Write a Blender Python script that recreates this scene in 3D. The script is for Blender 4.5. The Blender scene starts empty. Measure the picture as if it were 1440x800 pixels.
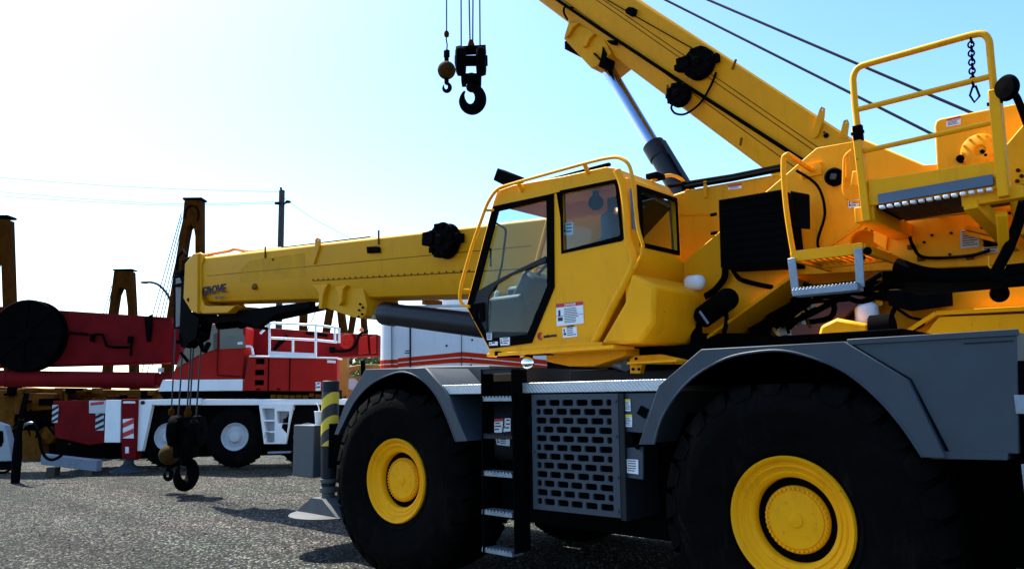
import bpy, bmesh, math, random
from mathutils import Vector, Matrix
from mathutils.geometry import tessellate_polygon
random.seed(7)
scene = bpy.context.scene
COL = scene.collection

# ------------------------------------------------------------------ camera
F_PX = 1076.2891            # focal length in photo pixels (1440 wide)
PITCH, ROLL, CAM_H = 0.1447, -0.0125, 1.7461
YAW, X0, Y0 = 0.7483, -1.1706, 7.7115
def _cam_basis():
    cp, sp = math.cos(PITCH), math.sin(PITCH)
    fw = Vector((0, cp, sp)); up = Vector((0, -sp, cp)); rt = Vector((1, 0, 0))
    c, s = math.cos(ROLL), math.sin(ROLL)
    r2 = c * rt + s * up; u2 = -s * rt + c * up
    U = Vector((math.cos(YAW), -math.sin(YAW), 0)); V = Vector((math.sin(YAW), math.cos(YAW), 0))
    conv = lambda k: Vector((k.dot(U), k.dot(V), k.z))
    d = Vector((-X0, -Y0, 0))
    return Vector((d.dot(U), d.dot(V), CAM_H)), conv(r2), conv(u2), conv(fw)
CAM, RT, UP, FW = _cam_basis()
cam = bpy.data.objects.new("camera", bpy.data.cameras.new("camera"))
COL.objects.link(cam); scene.camera = cam
cam.data.sensor_fit = 'HORIZONTAL'; cam.data.sensor_width = 36
cam.data.lens = F_PX / 1440 * 36
cam.data.clip_start = 0.05; cam.data.clip_end = 5000
m3 = Matrix((RT, UP, -FW)).transposed()
cam.matrix_world = Matrix.Translation(CAM) @ m3.to_4x4()

# ------------------------------------------------------------------ light
SUN_EL = math.radians(56)
S_AZ = Vector((-1.0, 0.07, 0)).normalized()
SUN_DIR = Vector((S_AZ.x * math.cos(SUN_EL), S_AZ.y * math.cos(SUN_EL), math.sin(SUN_EL)))
world = bpy.data.worlds.new("World"); scene.world = world; world.use_nodes = True
wn = world.node_tree.nodes; wl = world.node_tree.links
bgn = next(n for n in wn if n.type == 'BACKGROUND')
sky = wn.new('ShaderNodeTexSky'); sky.sky_type = 'NISHITA'; sky.sun_disc = False
sky.sun_elevation = SUN_EL; sky.sun_rotation = math.atan2(S_AZ.x, S_AZ.y)
sky.air_density = 1.0; sky.dust_density = 1.0; sky.ozone_density = 1.0; sky.altitude = 20
hs = wn.new('ShaderNodeHueSaturation'); hs.inputs['Saturation'].default_value = 1.29; wl.new(sky.outputs[0], hs.inputs['Color']); wl.new(hs.outputs[0], bgn.inputs['Color']); bgn.inputs['Strength'].default_value = 0.12
sd = bpy.data.lights.new("sun", 'SUN'); sd.energy = 4.9; sd.angle = math.radians(0.5); sd.color = (1, .95, .86)
so = bpy.data.objects.new("sun", sd); COL.objects.link(so)
so.rotation_euler = SUN_DIR.to_track_quat('Z', 'Y').to_euler(); so.location = (0, 0, 30)
scene.view_settings.view_transform = 'Standard'; scene.view_settings.look = 'None'
scene.view_settings.exposure = 1.53; scene.view_settings.gamma = 1.0
scene.view_settings.use_curve_mapping = False
scene.render.engine = 'CYCLES'
scene.cycles.max_bounces = 8; scene.cycles.transparent_max_bounces = 12

# ------------------------------------------------------------------ materials
MATS = {}
def mat(name, col, rough=.5, metal=0., var=.12, nscale=3., bump=0., bscale=60., dirt=0., dirtcol=(.05, .04, .03), spec=.5, coat=0., chips=0.):
    m = bpy.data.materials.new(name); m.use_nodes = True; MATS[name] = m
    nt = m.node_tree; N = nt.nodes; L = nt.links
    b = next(n for n in N if n.type == 'BSDF_PRINCIPLED')
    b.inputs['Metallic'].default_value = metal; b.inputs['Specular IOR Level'].default_value = spec
    if coat: b.inputs['Coat Weight'].default_value = coat; b.inputs['Coat Roughness'].default_value = .12
    tc = N.new('ShaderNodeTexCoord')
    n1 = N.new('ShaderNodeTexNoise'); n1.inputs['Scale'].default_value = nscale; n1.inputs['Detail'].default_value = 6; n1.inputs['Roughness'].default_value = .65
    L.new(tc.outputs['Object'], n1.inputs['Vector'])
    cr = N.new('ShaderNodeValToRGB'); cr.color_ramp.elements[0].position = .3; cr.color_ramp.elements[1].position = .7
    lo = [max(0, c * (1 - var)) for c in col]; hi = [min(1, c * (1 + var)) for c in col]
    cr.color_ramp.elements[0].color = (*lo, 1); cr.color_ramp.elements[1].color = (*hi, 1)
    L.new(n1.outputs['Fac'], cr.inputs['Fac']); out = cr.outputs['Color']
    if dirt:
        mp = N.new('ShaderNodeMapping'); mp.inputs['Scale'].default_value = (5, 5, 1.2); L.new(tc.outputs['Object'], mp.inputs['Vector'])
        n2 = N.new('ShaderNodeTexNoise'); n2.inputs['Scale'].default_value = 1.7; n2.inputs['Detail'].default_value = 9; n2.inputs['Roughness'].default_value = .72
        L.new(mp.outputs[0], n2.inputs['Vector'])
        r2 = N.new('ShaderNodeValToRGB'); r2.color_ramp.elements[0].position = .53; r2.color_ramp.elements[1].position = .78
        r2.color_ramp.elements[0].color = (0, 0, 0, 1); r2.color_ramp.elements[1].color = (dirt, dirt, dirt, 1)
        L.new(n2.outputs['Fac'], r2.inputs['Fac'])
        mx = N.new('ShaderNodeMix'); mx.data_type = 'RGBA'
        L.new(r2.outputs['Color'], mx.inputs['Factor']); L.new(out, mx.inputs['A']); mx.inputs['B'].default_value = (*dirtcol, 1)
        out = mx.outputs['Result']
    if chips:
        n4 = N.new('ShaderNodeTexNoise'); n4.inputs['Scale'].default_value = 17; n4.inputs['Detail'].default_value = 7; n4.inputs['Roughness'].default_value = .6; L.new(tc.outputs['Object'], n4.inputs['Vector'])
        r4 = N.new('ShaderNodeValToRGB'); r4.color_ramp.elements[0].position = .69; r4.color_ramp.elements[1].position = .72; r4.color_ramp.elements[0].color = (0, 0, 0, 1); r4.color_ramp.elements[1].color = (chips, chips, chips, 1)
        L.new(n4.outputs['Fac'], r4.inputs['Fac']); m4 = N.new('ShaderNodeMix'); m4.data_type = 'RGBA'; L.new(r4.outputs['Color'], m4.inputs['Factor']); L.new(out, m4.inputs['A']); m4.inputs['B'].default_value = (.06, .03, .012, 1); out = m4.outputs['Result']
    L.new(out, b.inputs['Base Color'])
    mr = N.new('ShaderNodeMapRange'); mr.inputs['To Min'].default_value = max(.02, rough - .1); mr.inputs['To Max'].default_value = min(1, rough + .14)
    L.new(n1.outputs['Fac'], mr.inputs['Value']); L.new(mr.outputs['Result'], b.inputs['Roughness'])
    if bump:
        n3 = N.new('ShaderNodeTexNoise'); n3.inputs['Scale'].default_value = bscale; n3.inputs['Detail'].default_value = 4
        L.new(tc.outputs['Object'], n3.inputs['Vector'])
        bp = N.new('ShaderNodeBump'); bp.inputs['Strength'].default_value = bump; bp.inputs['Distance'].default_value = .02
        L.new(n3.outputs['Fac'], bp.inputs['Height']); L.new(bp.outputs['Normal'], b.inputs['Normal'])
    return m
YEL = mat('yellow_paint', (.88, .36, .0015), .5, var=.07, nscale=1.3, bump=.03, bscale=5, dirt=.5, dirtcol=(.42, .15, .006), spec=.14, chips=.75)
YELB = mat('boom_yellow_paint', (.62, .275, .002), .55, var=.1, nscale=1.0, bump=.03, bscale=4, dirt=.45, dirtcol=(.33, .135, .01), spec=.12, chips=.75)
RIMY = mat('wheel_yellow_paint', (.92, .385, .002), .55, var=.06, nscale=4, dirt=.5, dirtcol=(.48, .17, .01), spec=.12, chips=.6)
GREY = mat('grey_paint', (.036, .050, .066), .5, var=.16, nscale=4, dirt=.4, dirtcol=(.075, .074, .066), spec=.3, chips=.4)
DGREY = mat('dark_grey_paint', (.010, .013, .017), .55, var=.2, nscale=4, dirt=.4, dirtcol=(.025, .025, .024), spec=.2)
BLK = mat('black_steel', (.0022, .0022, .0025), .8, var=.3, nscale=6, spec=.015, dirt=.25, dirtcol=(.007, .006, .005))
RUB = mat('tyre_rubber', (.0032, .0032, .0032), .85, var=.3, nscale=8, bump=.3, bscale=40, spec=.02, dirt=.7, dirtcol=(.017, .0145, .011))
CHR = mat('chrome', (.36, .40, .52), .14, 1., var=.05)
GAL = mat('galvanised_steel', (.21, .255, .31), .45, .6, var=.2, nscale=14, bump=.1, bscale=80)
WHT = mat('white_paint', (.80, .82, .84), .4, var=.05, nscale=2, dirt=.35, dirtcol=(.38, .37, .34))
WHTD = mat('weathered_white_paint', (.46, .49, .53), .5, var=.1, nscale=3, dirt=.5, dirtcol=(.2, .19, .17))
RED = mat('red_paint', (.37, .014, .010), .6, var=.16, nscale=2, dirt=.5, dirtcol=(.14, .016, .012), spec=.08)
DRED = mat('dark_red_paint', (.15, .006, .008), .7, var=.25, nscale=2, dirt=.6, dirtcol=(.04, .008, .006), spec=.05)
ORG = mat('orange_stripe_paint', (.62, .032, .004), .6, var=.06, spec=.08)
RUST = mat('weathered_orange_paint', (.06, .018, .0015), .85, var=.45, nscale=3, dirt=.8, dirtcol=(.02, .006, .002), bump=.2, bscale=12, spec=.03)
OCH = mat('ochre_machine_paint', (.13, .055, .005), .8, var=.35, nscale=3, dirt=.8, dirtcol=(.035, .018, .006), bump=.2, bscale=12, spec=.1)
STK = mat('white_sticker', (.74, .75, .78), .5, var=.03)
INK = mat('black_ink', (.012, .012, .014), .6, var=.1)
REDI = mat('red_ink', (.5, .012, .02), .5, var=.05)
YELI = mat('yellow_ink', (.8, .62, .02), .5, var=.05)
TXT = mat('violet_grey_lettering', (.022, .016, .034), .6, var=.3, nscale=20, spec=.1)
SEAT = mat('grey_seat_fabric', (.075, .10, .12), .8, var=.2, nscale=10)
WOOD = mat('weathered_pole_wood', (.05, .038, .03), .85, var=.4, nscale=4, bump=.3)
ROPE = mat('steel_wire_rope', (.018, .018, .02), .5, .4, var=.3, nscale=40)
BALL = mat('rusty_yellow_ball_paint', (.05, .025, .005), .85, var=.4, nscale=4, dirt=1., dirtcol=(.008, .006, .005), spec=.06)
PAPER = mat('white_cup_paper', (.8, .8, .8), .6, var=.03)
LAMP = mat('amber_lens', (.8, .16, .01), .3, var=.05)
BARK = mat('bark', (.07, .05, .035), .9, var=.4, nscale=6)
def leafmat():
    m = mat('tree_foliage', (.06, .13, .022), .6, var=.5, nscale=.9)
    return m
LEAF = leafmat()
# rope mesh bump / reel face etc share BLK
def tread_plate():
    m = mat('aluminium_tread_plate', (.50, .52, .54), .42, .55, var=.1, nscale=5, dirt=.4, dirtcol=(.3, .3, .28))
    N = m.node_tree.nodes; L = m.node_tree.links; b = next(n for n in N if n.type == 'BSDF_PRINCIPLED')
    tc = N.new('ShaderNodeTexCoord'); mp = N.new('ShaderNodeMapping'); mp.inputs['Rotation'].default_value = (0, .785, .785); L.new(tc.outputs['Object'], mp.inputs['Vector'])
    ck = N.new('ShaderNodeTexVoronoi'); ck.inputs['Scale'].default_value = 55; ck.inputs['Randomness'].default_value = .1; L.new(mp.outputs[0], ck.inputs['Vector'])
    bp = N.new('ShaderNodeBump'); bp.inputs['Strength'].default_value = .8; bp.inputs['Distance'].default_value = .006
    L.new(ck.outputs['Distance'], bp.inputs['Height']); L.new(bp.outputs['Normal'], b.inputs['Normal'])
    return m
TREAD = tread_plate()
def glass(name, tint, refl=.9):
    m = bpy.data.materials.new(name); m.use_nodes = True; nt = m.node_tree; N = nt.nodes; L = nt.links
    for n in list(N): N.remove(n)
    o = N.new('ShaderNodeOutputMaterial'); mx = N.new('ShaderNodeMixShader'); t = N.new('ShaderNodeBsdfTransparent'); g = N.new('ShaderNodeBsdfGlossy')
    t.inputs['Color'].default_value = (*tint, 1); g.inputs['Roughness'].default_value = .03; g.inputs['Color'].default_value = (refl, refl, refl, 1)
    lw = N.new('ShaderNodeLayerWeight'); lw.inputs['Blend'].default_value = .5
    pw = N.new('ShaderNodeMath'); pw.operation = 'POWER'; pw.inputs[1].default_value = 4; L.new(lw.outputs['Facing'], pw.inputs[0])
    fr = N.new('ShaderNodeMath'); fr.operation = 'MULTIPLY_ADD'; fr.inputs[1].default_value = .25; fr.inputs[2].default_value = .018; L.new(pw.outputs[0], fr.inputs[0])
    L.new(fr.outputs[0], mx.inputs['Fac']); L.new(t.outputs[0], mx.inputs[1]); L.new(g.outputs[0], mx.inputs[2]); L.new(mx.outputs[0], o.inputs['Surface'])
    return m
GLASS = glass('tinted_glass', (.86, .95, .965), .9); MIR = mat('mirror_glass', (.8, .82, .84), .03, 1., var=.01)
DGLASS = mat('dark_window_glass', (.02, .025, .03), .08, var=.1, spec=.6)

def chevron():
    m = mat('yellow_black_chevrons', (.7, .5, .02), .45)
    N = m.node_tree.nodes; L = m.node_tree.links; b = next(n for n in N if n.type == 'BSDF_PRINCIPLED')
    tc = N.new('ShaderNodeTexCoord'); sx = N.new('ShaderNodeSeparateXYZ'); L.new(tc.outputs['Object'], sx.inputs[0])
    a = N.new('ShaderNodeMath'); a.operation = 'MULTIPLY_ADD'; a.inputs[1].default_value = -.75; L.new(sx.outputs['X'], a.inputs[0]); L.new(sx.outputs['Z'], a.inputs[2])
    k = N.new('ShaderNodeMath'); k.operation = 'MULTIPLY_ADD'; k.inputs[1].default_value = 3.7; k.inputs[2].default_value = CHEV_PH; L.new(a.outputs[0], k.inputs[0])
    fr = N.new('ShaderNodeMath'); fr.operation = 'FRACT'; L.new(k.outputs[0], fr.inputs[0])
    gt = N.new('ShaderNodeMath'); gt.operation = 'GREATER_THAN'; gt.inputs[1].default_value = .5; L.new(fr.outputs[0], gt.inputs[0])
    mx = N.new('ShaderNodeMix'); mx.data_type = 'RGBA'; L.new(gt.outputs[0], mx.inputs['Factor'])
    mx.inputs['A'].default_value = (.72, .50, .02, 1); mx.inputs['B'].default_value = (.012, .014, .018, 1)
    L.new(mx.outputs['Result'], b.inputs['Base Color']); return m
CHEV_PH = .2
CHEV = chevron()

# ------------------------------------------------------------------ frames and mesh builder
class Frame:
    """a local ground frame: origin (x,y) and heading; .P gives the point of its plane y=v that is sighted along a photo direction"""
    def __init__(s, ox, oy, yaw, oz=0.):
        s.o = Vector((ox, oy, oz)); s.yaw = yaw; c, n = math.cos(yaw), math.sin(yaw)
        s.ex = Vector((c, n, 0)); s.ey = Vector((-n, c, 0))
    def loc(s, w): d = w - s.o; return Vector((d.dot(s.ex), d.dot(s.ey), d.z))
    def ray(s, x, y):
        d = RT * ((x - 720) / F_PX) - UP * ((y - 400) / F_PX) + FW
        return s.loc(CAM), Vector((d.dot(s.ex), d.dot(s.ey), d.z))
    def P(s, x, y, v):
        c, d = s.ray(x, y); return c + d * ((v - c.y) / d.y)
    def PU(s, x, y, u):
        c, d = s.ray(x, y); return c + d * ((u - c.x) / d.x)
    def PZ(s, x, y, z):
        c, d = s.ray(x, y); return c + d * ((z - c.z) / d.z)
    def poly(s, pts, v): return [(lambda q: (q.x, q.z))(s.P(x, y, v)) for x, y in pts]
W = Frame(0, 0, 0)
RTH = Vector((RT.x, RT.y, 0)).normalized(); FWH = Vector((-RTH.y, RTH.x, 0))
def facing(depth, xpx, turn=0.):
    o = CAM + FWH * depth + RTH * ((xpx - 720) / F_PX * depth)
    return Frame(o.x, o.y, math.atan2(RTH.y, RTH.x) + turn)

def fillet(pts, r, n=5):
    pts = [Vector(p) for p in pts]; out = [pts[0]]
    for a, b, c in zip(pts, pts[1:], pts[2:]):
        d1 = (a - b); d2 = (c - b); l = min(r, d1.length * .49, d2.length * .49)
        p = b + d1.normalized() * l; q = b + d2.normalized() * l
        for i in range(n + 1):
            t = i / n; out.append(p * (1 - t) ** 2 + b * 2 * t * (1 - t) + q * t * t)
    out.append(pts[-1]); return out
def spline(pts, n=6):
    pts = [Vector(p) for p in pts]; P = [pts[0]] + pts + [pts[-1]]; out = []
    for i in range(1, len(P) - 2):
        for k in range(n):
            t = k / n; a, b, c, d = P[i - 1], P[i], P[i + 1], P[i + 2]
            out.append(.5 * ((2 * b) + (c - a) * t + (2 * a - 5 * b + 4 * c - d) * t * t + (3 * b - a - 3 * c + d) * t ** 3))
    out.append(pts[-1]); return out
def ngon(cx, cz, r, n=20, rz=None): return [(cx + r * math.cos(2 * math.pi * i / n), cz + (rz or r) * math.sin(2 * math.pi * i / n)) for i in range(n)]

SPLIT = {'bolt', 'bracket_bolt', 'panel_seam', 'edge_trim', 'reflector_plate', 'railing_post', 'valve_and_hoses', 'rope_guide', 'white_fitting', 'brass_pipe', 'weld_seam', 'hose', 'boom_hose', 'door_seam', 'sheave', 'drain_hole', 'rubber_stop', 'rail_latch', 'brown_fitting', 'hose_clamp', 'timber_block', 'sheave_cheek', 'trunnion', 'lamp_head', 'door_slide', 'cable', 'small_lettering', 'stay_cable', 'hoist_rope', 'boom_fitting', 'recess_bar', 'foot_fitting', 'boom_pipe', 'wheel_spare', 'cylinder_clevis', 'roof_hatch', 'latch', 'boom_edge', 'swivel'}
class MB:
    def __init__(s): s.v = []; s.f = []; s.mi = []; s.cur = 0
    def mat(s, i): s.cur = i; return s
    def add(s, vs, fs):
        o = len(s.v); s.v += [tuple(v) for v in vs]; s.f += [tuple(o + i for i in f) for f in fs]; s.mi += [s.cur] * len(fs); return s
    def box(s, a, b):
        x0, y0, z0 = a; x1, y1, z1 = b
        return s.add([(x0, y0, z0), (x1, y0, z0), (x1, y1, z0), (x0, y1, z0), (x0, y0, z1), (x1, y0, z1), (x1, y1, z1), (x0, y1, z1)],
                     [(0, 3, 2, 1), (4, 5, 6, 7), (0, 1, 5, 4), (1, 2, 6, 5), (2, 3, 7, 6), (3, 0, 4, 7)])
    def prism(s, out, v0, v1, holes=(), taper=None):
        """outline of (x,z) points, extruded along y from v0 to v1"""
        loops = [list(out)] + [list(h) for h in holes]
        if not holes:
            n = len(out); vs = [(x, v0, z) for x, z in out]
            if taper: cx = sum(p[0] for p in out) / n; cz = sum(p[1] for p in out) / n; o2 = [(cx + (x - cx) * taper, cz + (z - cz) * taper) for x, z in out]
            else: o2 = out
            vs += [(x, v1, z) for x, z in o2]
            return s.add(vs, [tuple(range(n)), tuple(range(2 * n - 1, n - 1, -1))] + [(i, i + n, (i + 1) % n + n, (i + 1) % n) for i in range(n)])
        flat = [p for l in loops for p in l]; n = len(flat)
        tris = tessellate_polygon([[Vector((x, z, 0)) for x, z in l] for l in loops])
        fs = [tuple(t) for t in tris] + [tuple(i + n for i in reversed(t)) for t in tris]
        o = 0
        for l in loops:
            k = len(l); fs += [(o + i, o + i + n, o + (i + 1) % k + n, o + (i + 1) % k) for i in range(k)]; o += k
        return s.add([(x, v0, z) for x, z in flat] + [(x, v1, z) for x, z in flat], fs)
    def loft(s, rings, cap=True, closed=True):
        n = len(rings[0]); vs = [p for r in rings for p in r]; fs = []
        for k in range(len(rings) - 1):
            for i in range(n if closed else n - 1):
                j = (i + 1) % n; fs.append((k * n + i, k * n + j, (k + 1) * n + j, (k + 1) * n + i))
        if cap: fs += [tuple(range(n - 1, -1, -1)), tuple(range((len(rings) - 1) * n, len(rings) * n))]
        return s.add(vs, fs)
    def tube(s, pts, r, n=10, cap=True):
        pts = [Vector(p) for p in pts]; R = r if isinstance(r, (list, tuple)) else [r] * len(pts)
        t0 = (pts[1] - pts[0]).normalized(); a = t0.orthogonal().normalized(); rings = []
        for i, p in enumerate(pts):
            t = (pts[min(i + 1, len(pts) - 1)] - pts[max(i - 1, 0)]).normalized()
            a = (a - t * a.dot(t)).normalized(); b = t.cross(a)
            rings.append([p + (a * math.cos(2 * math.pi * k / n) + b * math.sin(2 * math.pi * k / n)) * R[i] for k in range(n)])
        return s.loft(rings, cap)
    def cyl(s, p0, p1, r0, r1=None, n=20): return s.tube([p0, p1], [r0, r0 if r1 is None else r1], n)
    def bar(s, p0, p1, w, h, up=(0, 0, 1)):
        p0, p1 = Vector(p0), Vector(p1); t = (p1 - p0).normalized(); up = Vector(up); side = t.cross(up).normalized(); up = side.cross(t)
        q = lambda p: [p + side * (w / 2 * i) + up * (h / 2 * j) for i, j in ((-1, -1), (1, -1), (1, 1), (-1, 1))]
        return s.loft([q(p0), q(p1)])
    def lathe(s, c, ax, prof, n=32, cap=False):
        """prof: (radius, distance along ax)"""
        c = Vector(c); ax = Vector(ax).normalized(); a = ax.orthogonal().normalized(); b = ax.cross(a)
        rings = [[c + ax * h + (a * math.cos(2 * math.pi * k / n) + b * math.sin(2 * math.pi * k / n)) * max(r, .0004) for k in range(n)] for r, h in prof]
        return s.loft(rings, cap)
    def sphere(s, c, r, n=16, sq=(1, 1, 1)):
        c = Vector(c); rings = []
        for i in range(n // 2 + 1):
            th = math.pi * i / (n // 2); rr = max(math.sin(th), .002)
            rings.append([c + Vector((rr * math.cos(2 * math.pi * k / n) * r * sq[0], rr * math.sin(2 * math.pi * k / n) * r * sq[1], math.cos(th) * r * sq[2])) for k in range(n)])
        return s.loft(rings)
    def pieces(s):
        """the separate pieces of this mesh: faces that share points, pieces whose boxes touch taken together"""
        par = list(range(len(s.v)))
        def find(i):
            while par[i] != i: par[i] = par[par[i]]; i = par[i]
            return i
        for f in s.f:
            r = find(f[0])
            for i in f[1:]: par[find(i)] = r
        grp = {}
        for i in range(len(s.v)): grp.setdefault(find(i), []).append(i)
        bx = [[min(s.v[i][k] for i in g) - .004 for k in range(3)] + [max(s.v[i][k] for i in g) + .004 for k in range(3)] + [{r}] for r, g in grp.items()]
        done = False
        while not done:
            done = True
            for i in range(len(bx)):
                for j in range(i + 1, len(bx)):
                    a, b = bx[i], bx[j]
                    if all(a[k] < b[k + 3] and b[k] < a[k + 3] for k in range(3)):
                        bx[i] = [min(a[k], b[k]) for k in range(3)] + [max(a[k + 3], b[k + 3]) for k in range(3)] + [a[6] | b[6]]; bx.pop(j); done = False; break
                if not done: break
        out = []
        for b in bx:
            q = MB(); mp = {}
            for f, m_ in zip(s.f, s.mi):
                if find(f[0]) in b[6]:
                    for i in f:
                        if i not in mp: mp[i] = len(q.v); q.v.append(s.v[i])
                    q.f.append(tuple(mp[i] for i in f)); q.mi.append(m_)
            if q.f: out.append(q)
        return out
    def build(s, name, mats, parent=None, bevel=0, smooth=38, label=None):
        if name in SPLIT and parent:
            ps = s.pieces()
            if len(ps) > 1:
                for q in ps: o = q.build1(name, mats, parent, bevel, smooth, label)
                return o
        return s.build1(name, mats, parent, bevel, smooth, label)
    def build1(s, name, mats, parent=None, bevel=0, smooth=38, label=None):
        me = bpy.data.meshes.new(name); me.from_pydata(s.v, [], s.f)
        bm = bmesh.new(); bm.from_mesh(me); bmesh.ops.recalc_face_normals(bm, faces=bm.faces); bm.to_mesh(me); bm.free()
        for m in (mats if isinstance(mats, (list, tuple)) else [mats]): me.materials.append(m)
        me.polygons.foreach_set('material_index', s.mi)
        if smooth:
            me.polygons.foreach_set('use_smooth', [True] * len(me.polygons)); me.set_sharp_from_angle(angle=math.radians(smooth))
        me.update(); o = bpy.data.objects.new(name, me); COL.objects.link(o)
        if parent: o.parent = parent
        if label: o['label'] = label
        if bevel:
            b = o.modifiers.new('bevel', 'BEVEL'); b.width = bevel; b.segments = 2; b.limit_method = 'ANGLE'; b.angle_limit = math.radians(42)
        return o
def tag(o, label, cat, group=None):
    o['label'] = label; o['category'] = cat
    if group: o['group'] = group
    return o
def thing(name, label, cat, fr=W, loc=(0, 0, 0), group=None):
    o = bpy.data.objects.new(name, None); COL.objects.link(o); o.empty_display_size = .3
    o.location = fr.o + fr.ex * loc[0] + fr.ey * loc[1] + Vector((0, 0, loc[2])); o.rotation_euler = (0, 0, fr.yaw)
    return tag(o, label, cat, group)
def kids(o): return [c for c in COL.objects if c.parent == o]
def copy_tree(o, parent=None):
    c = o.copy(); COL.objects.link(c); c.parent = parent
    for ch in kids(o): copy_tree(ch, c)
    return c
def text(name, body, p, size, m, parent, rotz=0., shear=0., bold=.0, ext=.002, slope=0.):
    cu = bpy.data.curves.new('txt', 'FONT'); cu.body = body; cu.size = size; cu.extrude = ext; cu.offset = bold; cu.shear = shear; cu.resolution_u = 3
    t = bpy.data.objects.new('txt', cu); COL.objects.link(t)
    bpy.context.view_layer.update()
    me = bpy.data.meshes.new_from_object(t.evaluated_get(bpy.context.evaluated_depsgraph_get()))
    bpy.data.objects.remove(t); bpy.data.curves.remove(cu)
    rot = Matrix.Rotation(rotz, 4, 'Z') @ Matrix.Rotation(math.pi / 2, 4, 'X') @ Matrix.Rotation(slope, 4, 'Z')
    me.transform(Matrix.Translation(p) @ rot)
    me.materials.clear(); me.materials.append(m)
    o = bpy.data.objects.new(name, me); COL.objects.link(o)
    if parent: o.parent = parent
    return o
def structure(o): o['kind'] = 'structure'; return o

# ------------------------------------------------------------------ ground
def gravel():
    m = bpy.data.materials.new('gravel'); m.use_nodes = True; nt = m.node_tree; N = nt.nodes; L = nt.links
    b = next(n for n in N if n.type == 'BSDF_PRINCIPLED'); b.inputs['Roughness'].default_value = .9; b.inputs['Specular IOR Level'].default_value = .2
    tc = N.new('ShaderNodeTexCoord')
    v = N.new('ShaderNodeTexVoronoi'); v.inputs['Scale'].default_value = 46; L.new(tc.outputs['Object'], v.inputs['Vector'])
    v2 = N.new('ShaderNodeTexVoronoi'); v2.inputs['Scale'].default_value = 95; L.new(tc.outputs['Object'], v2.inputs['Vector'])
    n1 = N.new('ShaderNodeTexNoise'); n1.inputs['Scale'].default_value = .5; n1.inputs['Detail'].default_value = 8; L.new(tc.outputs['Object'], n1.inputs['Vector'])
    hsv = N.new('ShaderNodeSeparateColor'); L.new(v.outputs['Color'], hsv.inputs[0])
    cr = N.new('ShaderNodeValToRGB'); e = cr.color_ramp.elements
    e[0].position = 0; e[0].color = (.003, .003, .003, 1); e[1].position = 1; e[1].color = (.34, .34, .315, 1)
    for p, c in ((.35, (.010, .0102, .009, 1)), (.6, (.028, .0285, .0255, 1)), (.8, (.056, .0565, .051, 1))):
        k = e.new(p); k.color = c
    L.new(hsv.outputs[0], cr.inputs['Fac'])
    # patches: reddish and greenish drifts of stone
    r2 = N.new('ShaderNodeValToRGB'); q = r2.color_ramp.elements; q[0].position = .38; q[0].color = (.72, .84, .70, 1); q[1].position = .62; q[1].color = (1.12, 1.0, .93, 1)
    L.new(n1.outputs['Fac'], r2.inputs['Fac'])
    mx = N.new('ShaderNodeMix'); mx.data_type = 'RGBA'; mx.blend_type = 'MULTIPLY'; mx.inputs['Factor'].default_value = 1
    L.new(cr.outputs['Color'], mx.inputs['A']); L.new(r2.outputs['Color'], mx.inputs['B']); L.new(mx.outputs['Result'], b.inputs['Base Color'])
    ad = N.new('ShaderNodeMath'); ad.operation = 'MULTIPLY_ADD'; ad.inputs[1].default_value = .5; L.new(v2.outputs['Distance'], ad.inputs[0]); L.new(v.outputs['Distance'], ad.inputs[2])
    # worn wheel tracks along the yard and darker damp blotches
    mp = N.new('ShaderNodeMapping'); mp.inputs['Scale'].default_value = (.10, .9, 1); mp.inputs['Rotation'].default_value = (0, 0, .12); L.new(tc.outputs['Object'], mp.inputs['Vector'])
    n5 = N.new('ShaderNodeTexNoise'); n5.inputs['Scale'].default_value = 1.1; n5.inputs['Detail'].default_value = 5; L.new(mp.outputs[0], n5.inputs['Vector'])
    r5 = N.new('ShaderNodeValToRGB'); w = r5.color_ramp.elements; w[0].position = .36; w[0].color = (.62, .62, .62, 1); w[1].position = .6; w[1].color = (1.22, 1.22, 1.22, 1); L.new(n5.outputs['Fac'], r5.inputs['Fac'])
    n6 = N.new('ShaderNodeTexNoise'); n6.inputs['Scale'].default_value = 2.6; n6.inputs['Detail'].default_value = 10; n6.inputs['Roughness'].default_value = .75; L.new(tc.outputs['Object'], n6.inputs['Vector'])
    r6 = N.new('ShaderNodeValToRGB'); w = r6.color_ramp.elements; w[0].position = .36; w[0].color = (.55, .55, .53, 1); w[1].position = .56; w[1].color = (1.15, 1.15, 1.15, 1); L.new(n6.outputs['Fac'], r6.inputs['Fac'])
    prev = mx.outputs['Result']
    for r_ in (r5, r6):
        my = N.new('ShaderNodeMix'); my.data_type = 'RGBA'; my.blend_type = 'MULTIPLY'; my.inputs['Factor'].default_value = 1; L.new(prev, my.inputs['A']); L.new(r_.outputs['Color'], my.inputs['B']); prev = my.outputs['Result']
    L.new(prev, b.inputs['Base Color'])
    bp = N.new('ShaderNodeBump'); bp.invert = True; bp.inputs['Strength'].default_value = 1; bp.inputs['Distance'].default_value = .035
    L.new(ad.outputs[0], bp.inputs['Height']); L.new(bp.outputs['Normal'], b.inputs['Normal'])
    return m
GRAV = gravel()
def ground():
    mb = MB(); n = 90; ext = 1600.
    def warp(t): return math.copysign(abs(t) ** 3.2, t) * ext
    vs = []
    for j in range(n + 1):
        for i in range(n + 1):
            x = warp(i / n * 2 - 1) - 4; y = warp(j / n * 2 - 1) + 3
            vs.append((x, y, 0))
    fs = [(j * (n + 1) + i, j * (n + 1) + i + 1, (j + 1) * (n + 1) + i + 1, (j + 1) * (n + 1) + i) for j in range(n) for i in range(n)]
    mb.add(vs, fs); return structure(mb.build('ground', GRAV, smooth=0))
ground()
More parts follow.
